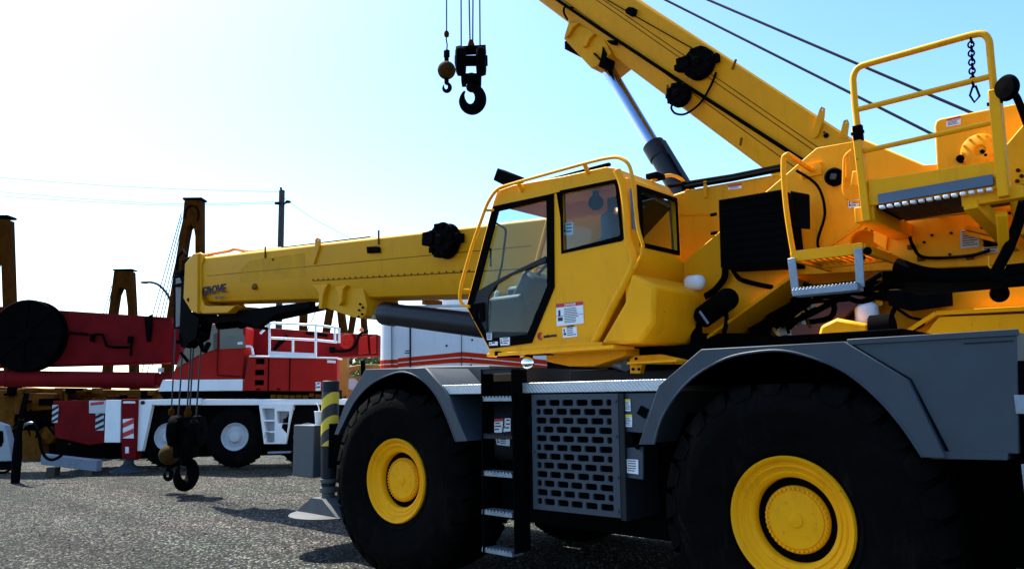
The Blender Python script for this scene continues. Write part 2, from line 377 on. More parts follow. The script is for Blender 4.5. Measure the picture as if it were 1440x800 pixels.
def pebbles():
    mb = MB(); rnd = random.Random(3)
    base = [Vector(v) for v in ((1, 0, 0), (-1, 0, 0), (0, 1, 0), (0, -1, 0), (0, 0, 1), (0, 0, -.6))]
    fs = [(0, 2, 4), (2, 1, 4), (1, 3, 4), (3, 0, 4), (2, 0, 5), (1, 2, 5), (3, 1, 5), (0, 3, 5)]
    cnt = 0
    while cnt < 11000:
        x = rnd.uniform(-15, 3); y = rnd.uniform(-3, 9)
        d = math.hypot(x - CAM.x, y - CAM.y)
        if rnd.random() > min(1, 8 / d): continue
        r = rnd.choice((.006, .008, .01, .012, .016)) * rnd.uniform(.8, 1.5); a = rnd.uniform(0, 6.28)
        sc = Vector((rnd.uniform(.7, 1.3), rnd.uniform(.7, 1.2), rnd.uniform(.5, .9))) * r
        R = Matrix.Rotation(a, 3, 'Z')
        mb.mat(rnd.choice((0, 0, 1, 1, 2, 3)))
        mb.add([R @ Vector((p.x * sc.x * rnd.uniform(.8, 1.2), p.y * sc.y * rnd.uniform(.8, 1.2), p.z * sc.z)) + Vector((x, y, r * .25)) for p in base], fs); cnt += 1
    o = mb.build('loose_gravel', [mat('grey_stone', (.05, .051, .046), .9, var=.3), mat('pale_stone', (.17, .166, .155), .9, var=.3), mat('dark_stone', (.02, .02, .019), .9), mat('brown_stone', (.07, .056, .047), .9)], smooth=0)
    o['kind'] = 'stuff'; o['label'] = 'loose grey and pale pebbles scattered over the yard'; return o
pebbles()
# ================================================================== crane in front
P = W.P
CR = thing('rough_terrain_crane', 'large yellow four wheeled crane with grey fenders, driver cab and lowered boom, nearest to us', 'crane', W, group='yellow rough terrain cranes')
FLOATM = mat('bare_grey_float_steel', (.09, .093, .096), .6, var=.2, dirt=.5, spec=.1)
TYR, TYW = .94, .75
def make_wheel(parent, loc, rz):
    m = MB()
    m.lathe((0, 0, 0), (0, 1, 0), [(.30, .70), (.40, .70), (.40, .035), (.408, .004), (.398, -.014), (.380, -.004), (.368, .022), (.352, .030), (.340, .026), (.325, .046), (.308, .056), (.300, .050), (.276, .060), (.268, .074), (.266, .12), (.262, .34), (.12, .36), (.03, .36)], 72)
    w = m.build('wheel', RIMY, parent); w.location = loc; w.rotation_euler = (0, 0, rz)
    h = MB(); h.lathe((0, 0, 0), (0, 1, 0), [(.205, .36), (.213, .108), (.206, .098), (.184, .096), (.178, .088), (.05, .084), (.046, .076), (.02, .072), (.0, .07)], 64)
    for k in range(40):
        a = 2 * math.pi * k / 40; c = Vector((.196 * math.cos(a), 0, .196 * math.sin(a)))
        h.cyl(c + Vector((0, .102, 0)), c + Vector((0, .082, 0)), .0085, n=6)
    for a in (.4, 2.1, 3.9, 5.3):
        c = Vector((.12 * math.cos(a), 0, .12 * math.sin(a))); h.cyl(c + Vector((0, .09, 0)), c + Vector((0, .08, 0)), .007, n=6)
    h.build('hub', RIMY, w)
    g_ = MB(); g_.lathe((0, 0, 0), (0, 1, 0), [(.20, .125), (.268, .125), (.268, .135), (.20, .135)], 48); g_.build('gap_shade_ring', BLK, w)  # black ring paints the shade in the gap between rim and hub
    t = MB()
    t.lathe((0, 0, 0), (0, 1, 0), [(.395, .06), (.41, .02), (.44, -.012), (.455, -.018), (.465, -.012), (.52, -.036), (.60, -.058), (.68, -.063), (.70, -.066), (.715, -.063), (.76, -.056), (.82, -.03), (.868, .02), (.885, .09), (.89, .375), (.885, .66), (.868, .73), (.82, .78), (.70, .81), (.55, .79), (.395, .70)], 96)
    NL = 26
    for k in range(NL):
        for sd in (0, 1):
            a0 = 2 * math.pi * (k + .5 * sd) / NL; prof = [(.80, -.046), (.868, -.022), (.925, .03), (.94, .10), (.94, .36), (.875, .375), (.85, .10)]
            ring = []
            for da, sk in ((-.5, 0), (.5, 0)):
                pts = []
                for r, y in prof:
                    aa = a0 + da * .8 * 2 * math.pi / NL * (1 if r > .83 else .7) + (y - .1) * .28
                    yy = y if sd == 0 else TYW - y
                    pts.append((r * math.cos(aa), yy, r * math.sin(aa)))
                ring.append(pts)
            t.loft(ring)
    t.build('tyre', RUB, w)
    return w
WB = 3.9712
make_wheel(CR, (0, 0, .94), math.radians(5)); make_wheel(CR, (WB, 0, .94), 0)
make_wheel(CR, (0, 3.3, .94), math.pi + math.radians(5)); make_wheel(CR, (WB, 3.3, .94), math.pi)

def fender(outer, inner, v, depth, thick=.018):
    inner = [(p.x, p.y) for p in spline([(x, y, 0) for x, y in inner], 4)]
    o = W.poly(outer, v); i = W.poly(inner, v); m = MB()
    m.prism(o + i[::-1], v, v + thick)
    # rolled lip along the arch
    m.tube([Vector((x, v + .004, z)) for x, z in i], .011, 6)
    # top sheet
    cx = sum(p[0] for p in i) / len(i); cz = sum(p[1] for p in i) / len(i)
    off = [(x + (cx - x) * .022, z + (cz - z) * .022) for x, z in o]
    m.prism(o + off[::-1], v + thick, v + depth)
    return m
FRO = [(470, 611), (486, 565), (514, 519), (598, 517), (627, 550), (657, 620)]
FRI = [(475, 611), (486, 588), (500, 562), (520, 541), (544, 528), (568, 523), (592, 533), (612, 554), (628, 586), (641, 621)]
fender(FRO, FRI, -.02, .86).build('fender', GREY, CR, .004)
RRO = [(898, 625), (926, 542), (986, 491), (1187, 480), (1277, 534), (1330, 644)]
RRI = [(919, 625), (930, 588), (952, 553), (980, 526), (1020, 504), (1060, 495), (1100, 493), (1140, 502), (1180, 518), (1212, 540), (1244, 570), (1272, 604), (1298, 643)]
fender(RRO, RRI, -.045, .9).build('fender', GREY, CR, .004)
for off, o_, i_ in ((0, FRO, FRI), (0, RRO, RRI)):      # fenders of the far side: same outlines mirrored
    m = fender(o_, i_, -.02, .86); m.v = [(x, 3.3 - y, z) for x, y, z in m.v]; m.build('fender', GREY, CR)

# side box behind the rear wheel
m = MB(); bx = W.poly([(1191, 480), (1430, 466), (1433, 638), (1335, 636), (1281, 533)], -.01)
m.prism(bx, -.01, .75); sb = m.build('side_box', GREY, CR, .006)
m = MB(); m.bar(P(1192, 481, -.014) , P(1433, 467, -.014), .02, .035); m.prism(W.poly([(1300, 634), (1418, 636), (1417, 647), (1310, 645)], -.02), -.02, .3); m.build('edge_trim', GREY, sb, .003)
m = MB()   # seam of the box and a dark gap strip along the fender
m.prism(W.poly([(1355, 482), (1424, 478), (1424, 480), (1355, 484)], -.016), -.016, -.008); m.build('seam', DGREY, sb)
m = MB(); a = P(1436, 560, .05)
m.box((a.x, .0, .45), (a.x + .5, 3.3, 1.9)); m.build('rear_bumper', BLK, CR, .01)
m = MB(); m.box((a.x - .02, -.02, 1.2), (a.x + .05, .02, 1.36)); m.box((a.x - .02, -.02, 1.62), (a.x + .03, .02, 1.72)); m.build('reflector_plate', GAL, CR, .003)
m = MB(); m.box((a.x, -.03, .3), (a.x + .06, .0, 1.38)); m.build('rear_post', GREY, CR)

# chassis and axles
m = MB(); m.box((-2.3, 1.15, .75), (6.3, 2.15, 1.55)); m.box((-.35, .9, 1.5), (3.2, 2.4, 1.78)); m.box((1.0, .45, .62), (3.0, 2.85, 1.70)); m.box((4.6, .55, .72), (5.7, 2.8, 1.8)); m.box((.55, .87, 1.2), (1.05, 2.4, 1.8)); m.box((3.1, .87, .9), (4.9, 2.4, 1.9)); m.box((-1.0, .87, 1.1), (.6, 2.4, 1.85))
m.build('chassis_frame', BLK, CR, .015)
for u in (0, WB):
    m = MB(); m.cyl((u, .3, .94), (u, 3.0, .94), .17); m.sphere((u, 1.65, .94), .36, 18, (1, .8, 1)); m.build('axle', DGREY, CR)
# deck with tread plate edge
zt = P(820, 536, 0).z; u0, u1 = P(616, 540, 0).x, P(938, 536, 0).x
m = MB(); m.box((u0, -.0, zt - .085), (u1, 3.3, zt)); m.build('deck', TREAD, CR, .004)
m = MB(); u2 = P(722, 536, 0).x
m.box((u2 - .3, -.006, zt - .1), (u2, .05, zt + .02)); m.build('deck_gap_cover', BLK, CR)
# sloping front deck box behind the front fender
q = W.poly([(560, 520), (598, 515), (688, 514), (690, 540), (560, 546)], .55); m = MB(); m.prism(q, .55, 2.7); m.build('deck_locker', mat('khaki_grey_paint', (.055, .052, .044), .6, var=.15, dirt=.4), CR, .01)
m = MB(); m.box((u2 - .1, .9, zt), (3.2, 2.5, zt + .12)); m.build('deck_riser', DGREY, CR, .01)
m = MB(); c0 = Vector((2.45, 1.65, zt + .1)); m.cyl(c0, c0 + Vector((0, 0, .2)), .85, n=48); m.cyl(c0 + Vector((0, 0, .2)), c0 + Vector((0, 0, .3)), .74, n=48); m.build('slewing_ring', BLK, CR)

# ladder
lad = MB()
xl, xr = 676.5, 719
for xx in (xl, xr):
    a = P(xx, 519, -.13); b = P(xx + (3 if xx == xl else 5), 779, -.13)
    lad.prism([(a.x - .006, a.z), (a.x + .006, a.z), (b.x + .006, b.z), (b.x - .006, b.z)], -.13, .06 if xx == xr else .02)
lad = lad.build('ladder', BLK, CR, .002)
for yl, yr in ((521, 519), (559, 558), (611, 610), (663, 664), (717, 720), (770, 777)):
    a = P(xl + 1, yl, -.12); b = P(xr + 1, yr, -.12); m = MB(); m.box((a.x, -.12, a.z - .03), (b.x, .02, a.z))
    n = 9
    for k in range(n):
        x = a.x + (b.x - a.x) * (k + .5) / n; m.box((x - .011, -.124, a.z), (x + .011, .0, a.z + .012))
    m.build('rung', GAL if yl not in (521, 611) else DGREY, lad)
# round tank behind the ladder
m = MB(); tk0 = P(700, 605, .3); m.lathe((tk0.x - .14, .50, 1.42), (1, 0, 0), [(.0, -.02), (.16, -.02), (.25, .0), (.27, .03), (.27, .40), (.285, .42), (.285, .5), (.24, .55), (0, .56)], 32)
tank = m.build('air_tank', DGREY, CR)
def sticker(parent, px, v, bands=(), lines=0, frame=W, m_=None, up=.002, lw=.55, pict=True):
    """flat printed label on a plane; px are its four corners TL TR BR BL; bands: (from,to,material index 1 red,2 yellow,3 black) down the height"""
    c = [frame.P(x, y, v) for x, y in px]; mb = MB()
    def pt(s, t): a = c[0].lerp(c[1], s); b = c[3].lerp(c[2], s); return a.lerp(b, t)
    def slab(s0, t0, s1, t1, y0, y1):
        q = [pt(s0, t0), pt(s1, t0), pt(s1, t1), pt(s0, t1)]
        mb.loft([[Vector((p.x, p.y + y1, p.z)) for p in q], [Vector((p.x, p.y + y0, p.z)) for p in q]])
    mb.mat(0); slab(0, 0, 1, 1, 0, -up)
    for a, b, k in bands: mb.mat(k); slab(0, a, 1, b, -up, -up - .0012)
    mb.mat(3); rnd = random.Random(int(px[0][0] * 7 + px[0][1]))
    t0 = max([b for a, b, k in bands if a < .3] or [0]) + .08
    for i in range(lines):
        t = t0 + (.94 - t0) * i / lines; slab(.30 if pict else .1, t, rnd.uniform(.7, .95), t + (.94 - t0) / lines * .4, -up, -up - .001)
    if pict and lines:
        slab(.08, t0 + .05, .16, t0 + .45 * (1 - t0), -up, -up - .001); slab(.06, t0 + .5 * (1 - t0), .24, t0 + .72 * (1 - t0), -up, -up - .001)
    return mb.build('sticker', [m_ or STK, REDI, YELI, INK], parent, smooth=0)
tv = .50 - .275
sticker(tank, [(693, 589), (708, 588), (706, 608), (691, 608)], tv, [(0, .2, 1)], 3); sticker(tank, [(710, 588), (718, 588), (718, 606), (708, 607)], tv, [], 3); sticker(tank, [(697, 614), (717, 613), (717, 627), (699, 625)], tv, [], 4, m_=WHTD)
m = MB(); pts = [P(x, y, .1) for x, y in ((741, 570), (737, 590), (736, 615), (740, 640), (746, 652))]; m.tube(spline(pts), .035, 10); m.tube([p + Vector((.06, .1, .02)) for p in spline(pts)], .03, 10); m.build('intake_hose', BLK, CR)

# grille panel with brick-pattern slots
GC = [(747.5, 554.5), (868.5, 553), (873, 728), (750, 715)]
gc = [P(x, y, .0) for x, y in GC]
def gp(s, t):
    a = gc[0].lerp(gc[1], s); b = gc[3].lerp(gc[2], s); q = a.lerp(b, t); return (q.x, q.z)
holes = []
def slot(s0, s1, t0, t1):
    c = .011; d = .006
    holes.append([gp(s0 + c, t0), gp(s1 - c, t0), gp(s1, t0 + d * 2), gp(s1, t1 - d * 2), gp(s1 - c, t1), gp(s0 + c, t1), gp(s0, t1 - d * 2), gp(s0, t0 + d * 2)])
for r in range(12):
    t0 = .048 + r * .0775; t1 = t0 + .053
    xs = [(.055, .18), (.215, .345), (.375, .505), (.54, .67), (.705, .84), (.875, .93)] if r % 2 == 0 else [(.055, .11), (.14, .265), (.30, .43), (.46, .59), (.625, .755), (.79, .93)]
    for s0, s1 in xs: slot(s0, s1, t0, t1)
m = MB(); m.prism([gp(0, 0), gp(1, 0), gp(1, 1), gp(0, 1)], 0, .02, holes)
for s, t in ((.975, .06), (.975, .35), (.975, .68), (.975, .95), (.02, .5)):
    x, z = gp(s, t); m.cyl((x, -.012, z), (x, .002, z), .012, n=8)
m.build('grille_panel', GREY, CR, 0)
m = MB(); a = gp(0, 0); b = gp(1, 1); m.box((a[0] + .02, .05, b[1] + .03), (b[0] - .02, .85, a[1] - .02)); m.build('radiator', BLK, CR)
m = MB(); a = gp(1, 0); b = gp(1, 1); m.prism([(a[0] + .0, a[1]), (a[0] + .05, a[1]), (b[0] + .05, b[1] - .02), (b[0], b[1] - .02)], .003, .6); m.build('grille_side', DGREY, CR, .004)
# control panel right of the grille
m = MB(); m.prism(W.poly([(872, 553), (926, 552), (908, 609), (873, 606)], .03), .03, .06); m.prism(W.poly([(879, 629), (904, 628), (904, 674), (878, 671)], .03), .03, .05)
sp = m.build('control_panel', GREY, CR, .003)
sticker(sp, [(876, 561), (886.5, 561), (887, 578), (876.5, 577.5)], .026, [(0, .18, 2)], 4); sticker(sp, [(875, 582.5), (889, 582.5), (889, 600), (875, 599.5)], .026, [(0, .2, 2)], 5); sticker(sp, [(877, 645), (897.5, 646), (898, 666.5), (877.5, 664)], .026, [], 5)
m = MB(); m.prism(W.poly([(901, 570), (911.5, 575.5), (906.5, 588.5), (895, 581)], .018), .018, .028); m.prism(W.poly([(881, 612), (889, 612), (890, 625), (881, 625)], .02), .02, .1); m.cyl(P(897, 629, .02), P(897, 629, -.03), .016, n=10); m.bar(P(894, 630, -.02), P(898, 623, -.02), .02, .012, (0, 1, 0)); m.build('latch', BLK, sp)

# front outrigger: beam box, jack, float
OV = .30
m = MB(); a = P(413, 597, OV + .1); b = P(440, 672, OV + .1); m.box((a.x, OV + .1, b.z), (b.x, 2.9, a.z)); m.box((b.x, OV + .3, b.z + .02), (-.75, 3.0, a.z - .05)); orb = m.build('outrigger_beam', GREY, CR, .012)
BOXTOP = a.z; BOXX = (a.x + b.x) / 2
jt = P(455, 535, OV); jb = P(453, 684, OV); jr = 12 / F_PX * (jt - CAM).dot(FW)
m = MB(); m.lathe((jt.x, OV + jr, jb.z), (0, 0, 1), [(0, 0), (jr * .82, 0), (jr * .88, .05), (jr, .55), (jr, jt.z - jb.z - .01), (jr * .9, jt.z - jb.z), (0, jt.z - jb.z)], 28)
jk = m.build('jack_cylinder', DGREY, CR)
c1, c2 = P(455, 551, OV), P(455, 627, OV); m = MB(); m.lathe((jt.x, OV + jr, c2.z), (0, 0, 1), [(jr * 1.012, 0), (jr * 1.012, c1.z - c2.z)], 28); m.build('warning_stripes', CHEV, jk)
sticker(jk, [(444, 537), (451, 537), (451, 549), (444, 549)], OV + .012, [], 2)
m = MB(); m.bar((jt.x + .04, OV + jr, jt.z - .75), (jt.x + .35, OV + jr + .3, jt.z - .75), .3, .5); m.build('jack_bracket', BLK, jk)
m = MB(); fz = P(445, 724, OV).z; m.lathe((jt.x, OV + jr, fz), (0, 0, 1), [(.0, .0), (.44, 0), (.445, .015), (.43, .025), (.0, .03)], 36); m.prism([(jt.x - .40, fz + .028), (jt.x + .40, fz + .028), (jt.x + .11, fz + .20), (jt.x - .11, fz + .20)], OV + jr - .16, OV + jr + .16); m.lathe((jt.x, OV + jr, fz + .19), (0, 0, 1), [(.075, 0), (.075, .06), (.105, .07), (.105, .12), (.08, .13), (.08, .17), (.1, .18), (.1, .22), (.07, .23), (.07, .45)], 24); m.build('jack_float', FLOATM, jk)

# ---------------------------------------------------------------- superstructure
TV = 1.12
def plate(v, t, px, holes=(), m_=YEL, name='turret_plate', vtrace=None, bev=.008, parent=None):
    mb = MB(); mb.prism(W.poly(px, v if vtrace is None else vtrace), v, v + t, [W.poly(h, v if vtrace is None else vtrace) for h in holes]); return mb.build(name, m_, parent or CR, bev)
def pxc(cx, cy, rx, ry=None, n=24): return [(cx + rx * math.cos(2 * math.pi * i / n), cy + (ry or rx) * math.sin(2 * math.pi * i / n)) for i in range(n)]
TP = [(905, 417), (1148, 208), (1215, 196), (1300, 232), (1450, 222), (1450, 371), (1250, 380), (1118, 387), (1008, 466), (950, 508)]
tp = plate(TV, .05, TP, [pxc(1215, 341, 20, 17)])
m = MB(); TPF = W.poly([(905, 417), (1148, 208), (1215, 196), (1300, 232), (1450, 222), (1450, 285), (1250, 300), (1190, 325), (1118, 388), (1008, 466), (950, 508)], TV); m.prism(TPF, 2.14, 2.19); m.build('turret_plate', YEL, CR, .008)
m = MB()   # lower flange running up the diagonal edge, seen from below
for A, B in (((935, 520), (1008, 466.5)), ((1008, 466.5), (1118, 387.5)),):
    a, b = P(*A, TV), P(*B, TV); m.bar((a.x, 1.65, a.z - .012), (b.x, 1.65, b.z - .012), 1.2, .025, (0, 0, 1))
m.build('turret_flange', YEL, CR, .004)
m = MB(); a = P(1215, 341, TV); m.box((a.x - .3, 1.6, a.z - .12), (a.x + .3, 1.63, a.z + .45)); m.build('inner_web', RUST, CR)
# stiffeners and boss on the plate
m = MB(); m.bar(P(1165, 348, TV - .006), P(1235, 300, TV - .006), .012, .03, (0, 1, 0)); m.prism(W.poly([(1228, 300), (1252, 298), (1246, 352), (1228, 340)], TV - .03), TV - .03, TV); m.build('gusset', YEL, tp, .004)
m = MB()
for x, y in ((1300, 341), (1311, 331), (1338, 328), (1336, 358), (1160, 187), (1385, 345), (1293, 300), (1420, 300)): c = P(x, y, TV); m.cyl(c, c - Vector((0, .015, 0)), .010, n=8)
m.build('bolt', DGREY, tp)
pc = P(1175, 250, TV); m = MB(); m.lathe((pc.x, TV, pc.z), (0, -1, 0), [(.07, 0), (.07, .05), (.056, .06), (.052, .035), (0, .035)], 28); m.build('pivot_pin', BLK, tp)
m = MB(); m.prism([(pc.x + .034 * math.cos(k * math.pi / 2 + .5), pc.z + .034 * math.sin(k * math.pi / 2 + .5)) for k in range(4)], TV - .055, TV - .03); m.build('pin_square', GREY, tp, .006)
sticker(tp, [(1193, 282), (1208, 280), (1208, 291), (1193, 293)], TV - .004, [], 3, m_=STK)
sticker(tp, [(1350, 324), (1377, 321), (1377, 347), (1351, 350)], TV - .004, [], 7, m_=WHTD, pict=False); sticker(tp, [(1381, 349), (1407, 347), (1407, 355), (1381, 357)], TV - .004, [], 2, m_=WHTD, pict=False)

# ---------------------------------------------------------------- boom
def boom_body(S, d, L, secs, vc):
    """S (x,z) start on the top edge, d unit direction in x-z, secs [(half-offset y, depth below top)] """
    p = (d[1], -d[0]) if d[0] > 0 else (-d[1], d[0])
    if p[1] > 0: p = (-p[0], -p[1])
    ring = lambda t: [(S[0] + d[0] * t + p[0] * dn, vc + y, S[1] + d[1] * t + p[1] * dn) for y, dn in secs]
    return MB().loft([ring(0), ring(L)]), p
BV = 1.30; BC = 1.67; HW = BC - BV
A = P(283, 361, BV); B = P(667, 316, BV); L_ = math.hypot(B.x - A.x, B.z - A.z); bd = ((B.x - A.x) / L_, (B.z - A.z) / L_)
pp = (bd[1], -bd[0]); pp = pp if pp[1] < 0 else (-pp[0], -pp[1])
def bdep(x, y, v=BV): q = P(x, y, v); return (q.x - A.x) * pp[0] + (q.z - A.z) * pp[1]
def bt(x, y, v=BV): q = P(x, y, v); return (q.x - A.x) * bd[0] + (q.z - A.z) * bd[1]
dc = (bdep(450, 399) + bdep(650, 382)) / 2; db = (bdep(443, 422) + bdep(654, 412)) / 2
print('boom depth crease, bottom', dc, db, 'slope', bd)
def sec(hw, dc, db, k=.5): return [(-hw, .035), (-hw + .035, 0), (hw - .035, 0), (hw, .035), (hw, dc), (hw * .72, db - .02), (hw * .6, db), (-hw * .6, db), (-hw * .72, db - .02), (-hw, dc)]
mb, _ = boom_body((A.x + bd[0] * .05, A.z + bd[1] * .05), bd, 11.6, sec(HW, dc, db), BC)
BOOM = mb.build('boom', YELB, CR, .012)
m = MB(); m.prism(W.poly([(352, 366), (428, 356), (429, 388), (338, 398), (336, 382)], BV - .001), BV - .0025, BV + .002); m.build('faded_patch', mat('faded_boom_paint', (.54, .25, .008), .6, var=.15, nscale=5, dirt=.5, dirtcol=(.36, .16, .015), spec=.05), BOOM)
def BP(t, dn, v): return Vector((A.x + bd[0] * t + pp[0] * dn, v, A.z + bd[1] * t + pp[1] * dn))
m = MB()   # long weld seam with stitch bolts along the crease
t0, t1 = bt(440, 400), bt(660, 381); m.tube([BP(t0, dc - .02, BV - .003), BP(t1 + 2, dc - .02, BV - .003)], .006, 6)
for k in range(26): t = t0 + (t1 - t0) * k / 25; m.cyl(BP(t, dc - .035, BV), BP(t, dc - .035, BV - .012), .01, n=6)
m.tube([BP(.3, .36, BV - .001), BP(8, .31, BV - .001)], .004, 5); m.build('weld_seam', OCH, BOOM)
# nose box with rounded corners
NB = W.poly([(275, 358), (283, 355), (288, 358), (288, 366), (285, 374), (285, 420), (289, 429), (300, 432), (333, 430), (322, 440), (287, 441), (274, 434), (267, 421), (268, 370)], BV)
m = MB(); m.prism(NB, BV - .03, BV + .01); m.prism([(x, z) for x, z in NB], 2 * BC - BV + .005, 2 * BC - BV + .04); 
NB2 = W.poly([(265, 372), (277, 357), (283, 357), (283, 441), (274, 438), (263, 420)], BV); m.prism(NB2, BV - .07, 2 * BC - BV + .07)
m.prism(W.poly([(283, 430), (331, 430), (322, 440), (287, 441)], BV), BV, 2 * BC - BV); m.build('boom_nose', YELB, BOOM, .012)
m = MB()   # sheaves and side cheeks of the boom head
hx = P(262, 420, BV).x
for zc, xc, r in ((P(262, 470, BV).z, hx + .0, .24), (P(258, 378, BV).z, hx - .06, .18)):
    for k in range(2):
        y = BV + .02 + k * .1; m.lathe((xc, y, zc), (0, 1, 0), [(.04, 0), (r - .05, .01), (r, -.02), (r + .01, 0), (r - .04, .035), (r + .01, .07), (r, .09), (r - .05, .06), (.04, .07)], 28)
m.build('sheave', BLK, BOOM)
m = MB()
CK = W.poly([(256, 366), (267, 360), (268, 438), (280, 448), (275, 476), (262, 484), (252, 468)], BV - .03); m.prism(CK, BV - .03, BV - .01); m.prism(CK, BV + .2, BV + .23); m.tube([P(262, 360, BV), P(258, 352, BV), P(250, 362, BV), P(249, 380, BV)], .03, 7); m.bar(P(246, 384, BV), P(270, 380, BV), .06, .06); m.bar(P(243, 402, BV), P(268, 398, BV), .05, .05)
m.prism(W.poly([(243, 388), (257, 384), (258, 440), (252, 462), (244, 462)], BV + .1), BV + .1, BV + .2)
m.box((hx - .2, BV - .1, 4.05), (hx - .05, 1.6, 4.12)); m.bar((hx - .1, BC, 3.2), (hx + .2, BC, 3.3), .3, .15)
for k in range(14): 
    rr = random.Random(k); c = P(rr.uniform(243, 290), rr.uniform(372, 500), BV + rr.uniform(-.1, .15)); m.cyl(c, c + Vector((rr.uniform(-.15, .15), .12, rr.uniform(-.2, .2))), rr.uniform(.02, .06), n=8)
m.build('boom_head', BLK, BOOM, .005)
m = MB(); m.prism(W.poly([(247, 392), (255, 390), (256, 458), (247, 460)], BV + .05), BV + .05, BV + .09); m.build('head_guard', GREY, BOOM, .004)
m = MB(); m.prism(W.poly([(284, 436), (318, 447), (318, 438), (352, 437), (448, 425), (448, 432), (400, 442), (375, 460), (345, 452), (300, 455)], BC - .1), BC - .25, BC - .15); m.prism(W.poly([(284, 446), (340, 440), (448, 426), (448, 431), (330, 458), (290, 462)], BC - .1), BC + .1, BC + .2)
m.bar(P(338, 460, BC), P(390, 440, BC), .06, .06); m.bar(P(300, 450, BC), P(375, 462, BC), .05, .05); m.build('stowed_jib', BLK, BOOM)
m = MB(); m.tube([P(x, y, BV + .15) for x, y in ((281, 360), (322, 353), (330, 350), (352, 354), (396, 350))], .03, 8); m.build('orange_strap', mat('orange_plastic', (.6, .2, .01), .5), BOOM)
m = MB(); m.tube([P(x, y, BV + .2) for x, y in ((287, 363), (326, 359), (350, 354), (420, 346), (520, 334))], .018, 8); m.build('boom_top_hose', BLK, BOOM)
# lettering on the nose
ga, gb = P(283, 415, BV - .006), P(317, 411, BV - .006)
sl = math.atan2(gb.z - ga.z, gb.x - ga.x)
gt = text('lettering', 'GROVE', ga, 1, TXT, BOOM, bold=.03, ext=.004, slope=sl)
wd = max(v.co.x for v in gt.data.vertices) - ga.x
k_ = (gb.x - ga.x) / wd; hgt = (P(300, 402, BV - .006).z - P(300, 413.5, BV - .006).z) / .73
gt.data.transform(Matrix.Translation(ga) @ Matrix.Diagonal((k_, 1, hgt, 1)) @ Matrix.Translation(-ga))
m = MB(); m.prism(W.poly([(301, 418), (305, 415.5), (305, 417.5), (316, 416), (316, 417.5), (308, 418.5), (304, 421)], BV - .006), BV - .008, BV - .002); m.build('arrow_mark', INK, BOOM)
def lug(px, v, hole, parent, t=.03, m_=YELB): 
    mb = MB(); mb.prism(W.poly(px, v), v, v + t, [W.poly(pxc(*hole), v)]); return mb.build('lifting_lug', m_, parent, .004)
lug([(443, 343), (443, 337), (446, 334), (449, 336), (449, 345), (446, 356), (441, 371), (439, 371)], BV - .03, (446, 338, 1.5), BOOM)
m = MB()
for x, y0, y1 in ((373, 347, 363), (532.5, 324, 344)): m.bar(P(x, y0, BV - .01), P(x, y1, BV - .01), .02, .02, (0, 1, 0))
m.build('rope_guide', OCH, BOOM)
m = MB(); m.prism(W.poly([(515, 347), (530, 346), (533, 355), (516, 356)], BV - .04), BV - .04, BV); 
for x in (519, 524, 529): c = P(x, 351, BV - .05); m.cyl(c, c + Vector((0, .05, 0)), .04, n=10)
m.build('rope_roller', BLK, BOOM, .004)
m = MB(); c = P(358, 403, BV); m.sphere(c, .07, 12, (1.3, .4, .8)); c = P(384.5, 365, BV); m.cyl(c, c - Vector((0, .02, 0)), .02, n=10); m.build('boom_fitting', OCH, BOOM)
rc = P(633, 340, BV); R_ = .80 * (P(654, 340, BV).x - P(612, 340, BV).x) / 2
def reel(parent, c, R, yaw=0, box=True, m_=BLK):
    mb = MB(); y = c.y
    mb.lathe((c.x, y, c.z), (0, -1, 0), [(R, .02), (R * 1.02, .03), (R, .05), (R * .7, .055), (R * .68, .11), (R, .12), (R * 1.02, .14), (R, .16), (R * .3, .17), (R * .28, .2), (0, .2)], 36)
    for k in range(10):
        a = 2 * math.pi * k / 10; mb.box((c.x + R * .85 * math.cos(a) - .03, y - .19, c.z + R * .85 * math.sin(a) - .03), (c.x + R * .85 * math.cos(a) + .03, y - .15, c.z + R * .85 * math.sin(a) + .03))
    mb.cyl(c, c - Vector((0, .05, 0)), R * .3)
    if box:
        mb.box((c.x - R * 1.35, y - .2, c.z - R * .15), (c.x - R * .5, y - .02, c.z + R * .6)); mb.box((c.x - R * 1.6, y - .16, c.z - .05 * R), (c.x - R * 1.3, y - .02, c.z + R * .3)); mb.box((c.x + R, y - .12, c.z - R * .25), (c.x + R * 1.3, y - .02, c.z + R * .25))
    return mb.build('cable_reel', m_, parent, .004)
reel(BOOM, rc, R_)
# lift cylinder and its bracket under the boom
m = MB(); LC = 1.55
m.prism(W.poly([(438, 398), (508, 392), (516, 430), (514, 443), (508, 448), (496, 446), (452, 431), (450, 410)], BV + .05), BV + .05, BV + .62)
for px in ([(438, 401), (461, 399), (457, 406), (454, 415), (452, 434), (448, 434), (448, 412), (443, 405)], [(470, 403), (487, 401), (482, 407), (480, 425), (476, 430), (474, 410)]): m.prism(W.poly(px, BV - .02), BV - .02, BV + .06)
m.build('lift_bracket', YELB, BOOM, .008)
m = MB(); c = P(507, 436, BV + .04)
for dx, dz in ((0, .08), (.06, .03), (.05, -.06), (-.03, -.09), (-.02, .0)): m.cyl(c + Vector((dx, 0, dz)), c + Vector((dx, -.02, dz)), .016, n=8)
m.build('bracket_bolt', BLK, BOOM)
a = P(520, 438, LC); b = P(664, 456, LC); ax = (b - a).normalized(); r = (P(600, 434, LC).z - P(600, 466, LC).z) / 2
m = MB(); m.lathe(a + ax * .30, ax, [(0, 0), (r * .8, 0), (r * 1.08, .04), (r * 1.1, .25), (r * 1.0, .3), (r * .98, 4.3), (r * .7, 4.4), (0, 4.45)], 40); lcy = m.build('lift_cylinder', mat('cylinder_grey_paint', (.008, .011, .016), .4, var=.12, spec=.28, dirt=.2, dirtcol=(.02, .02, .022)), CR)
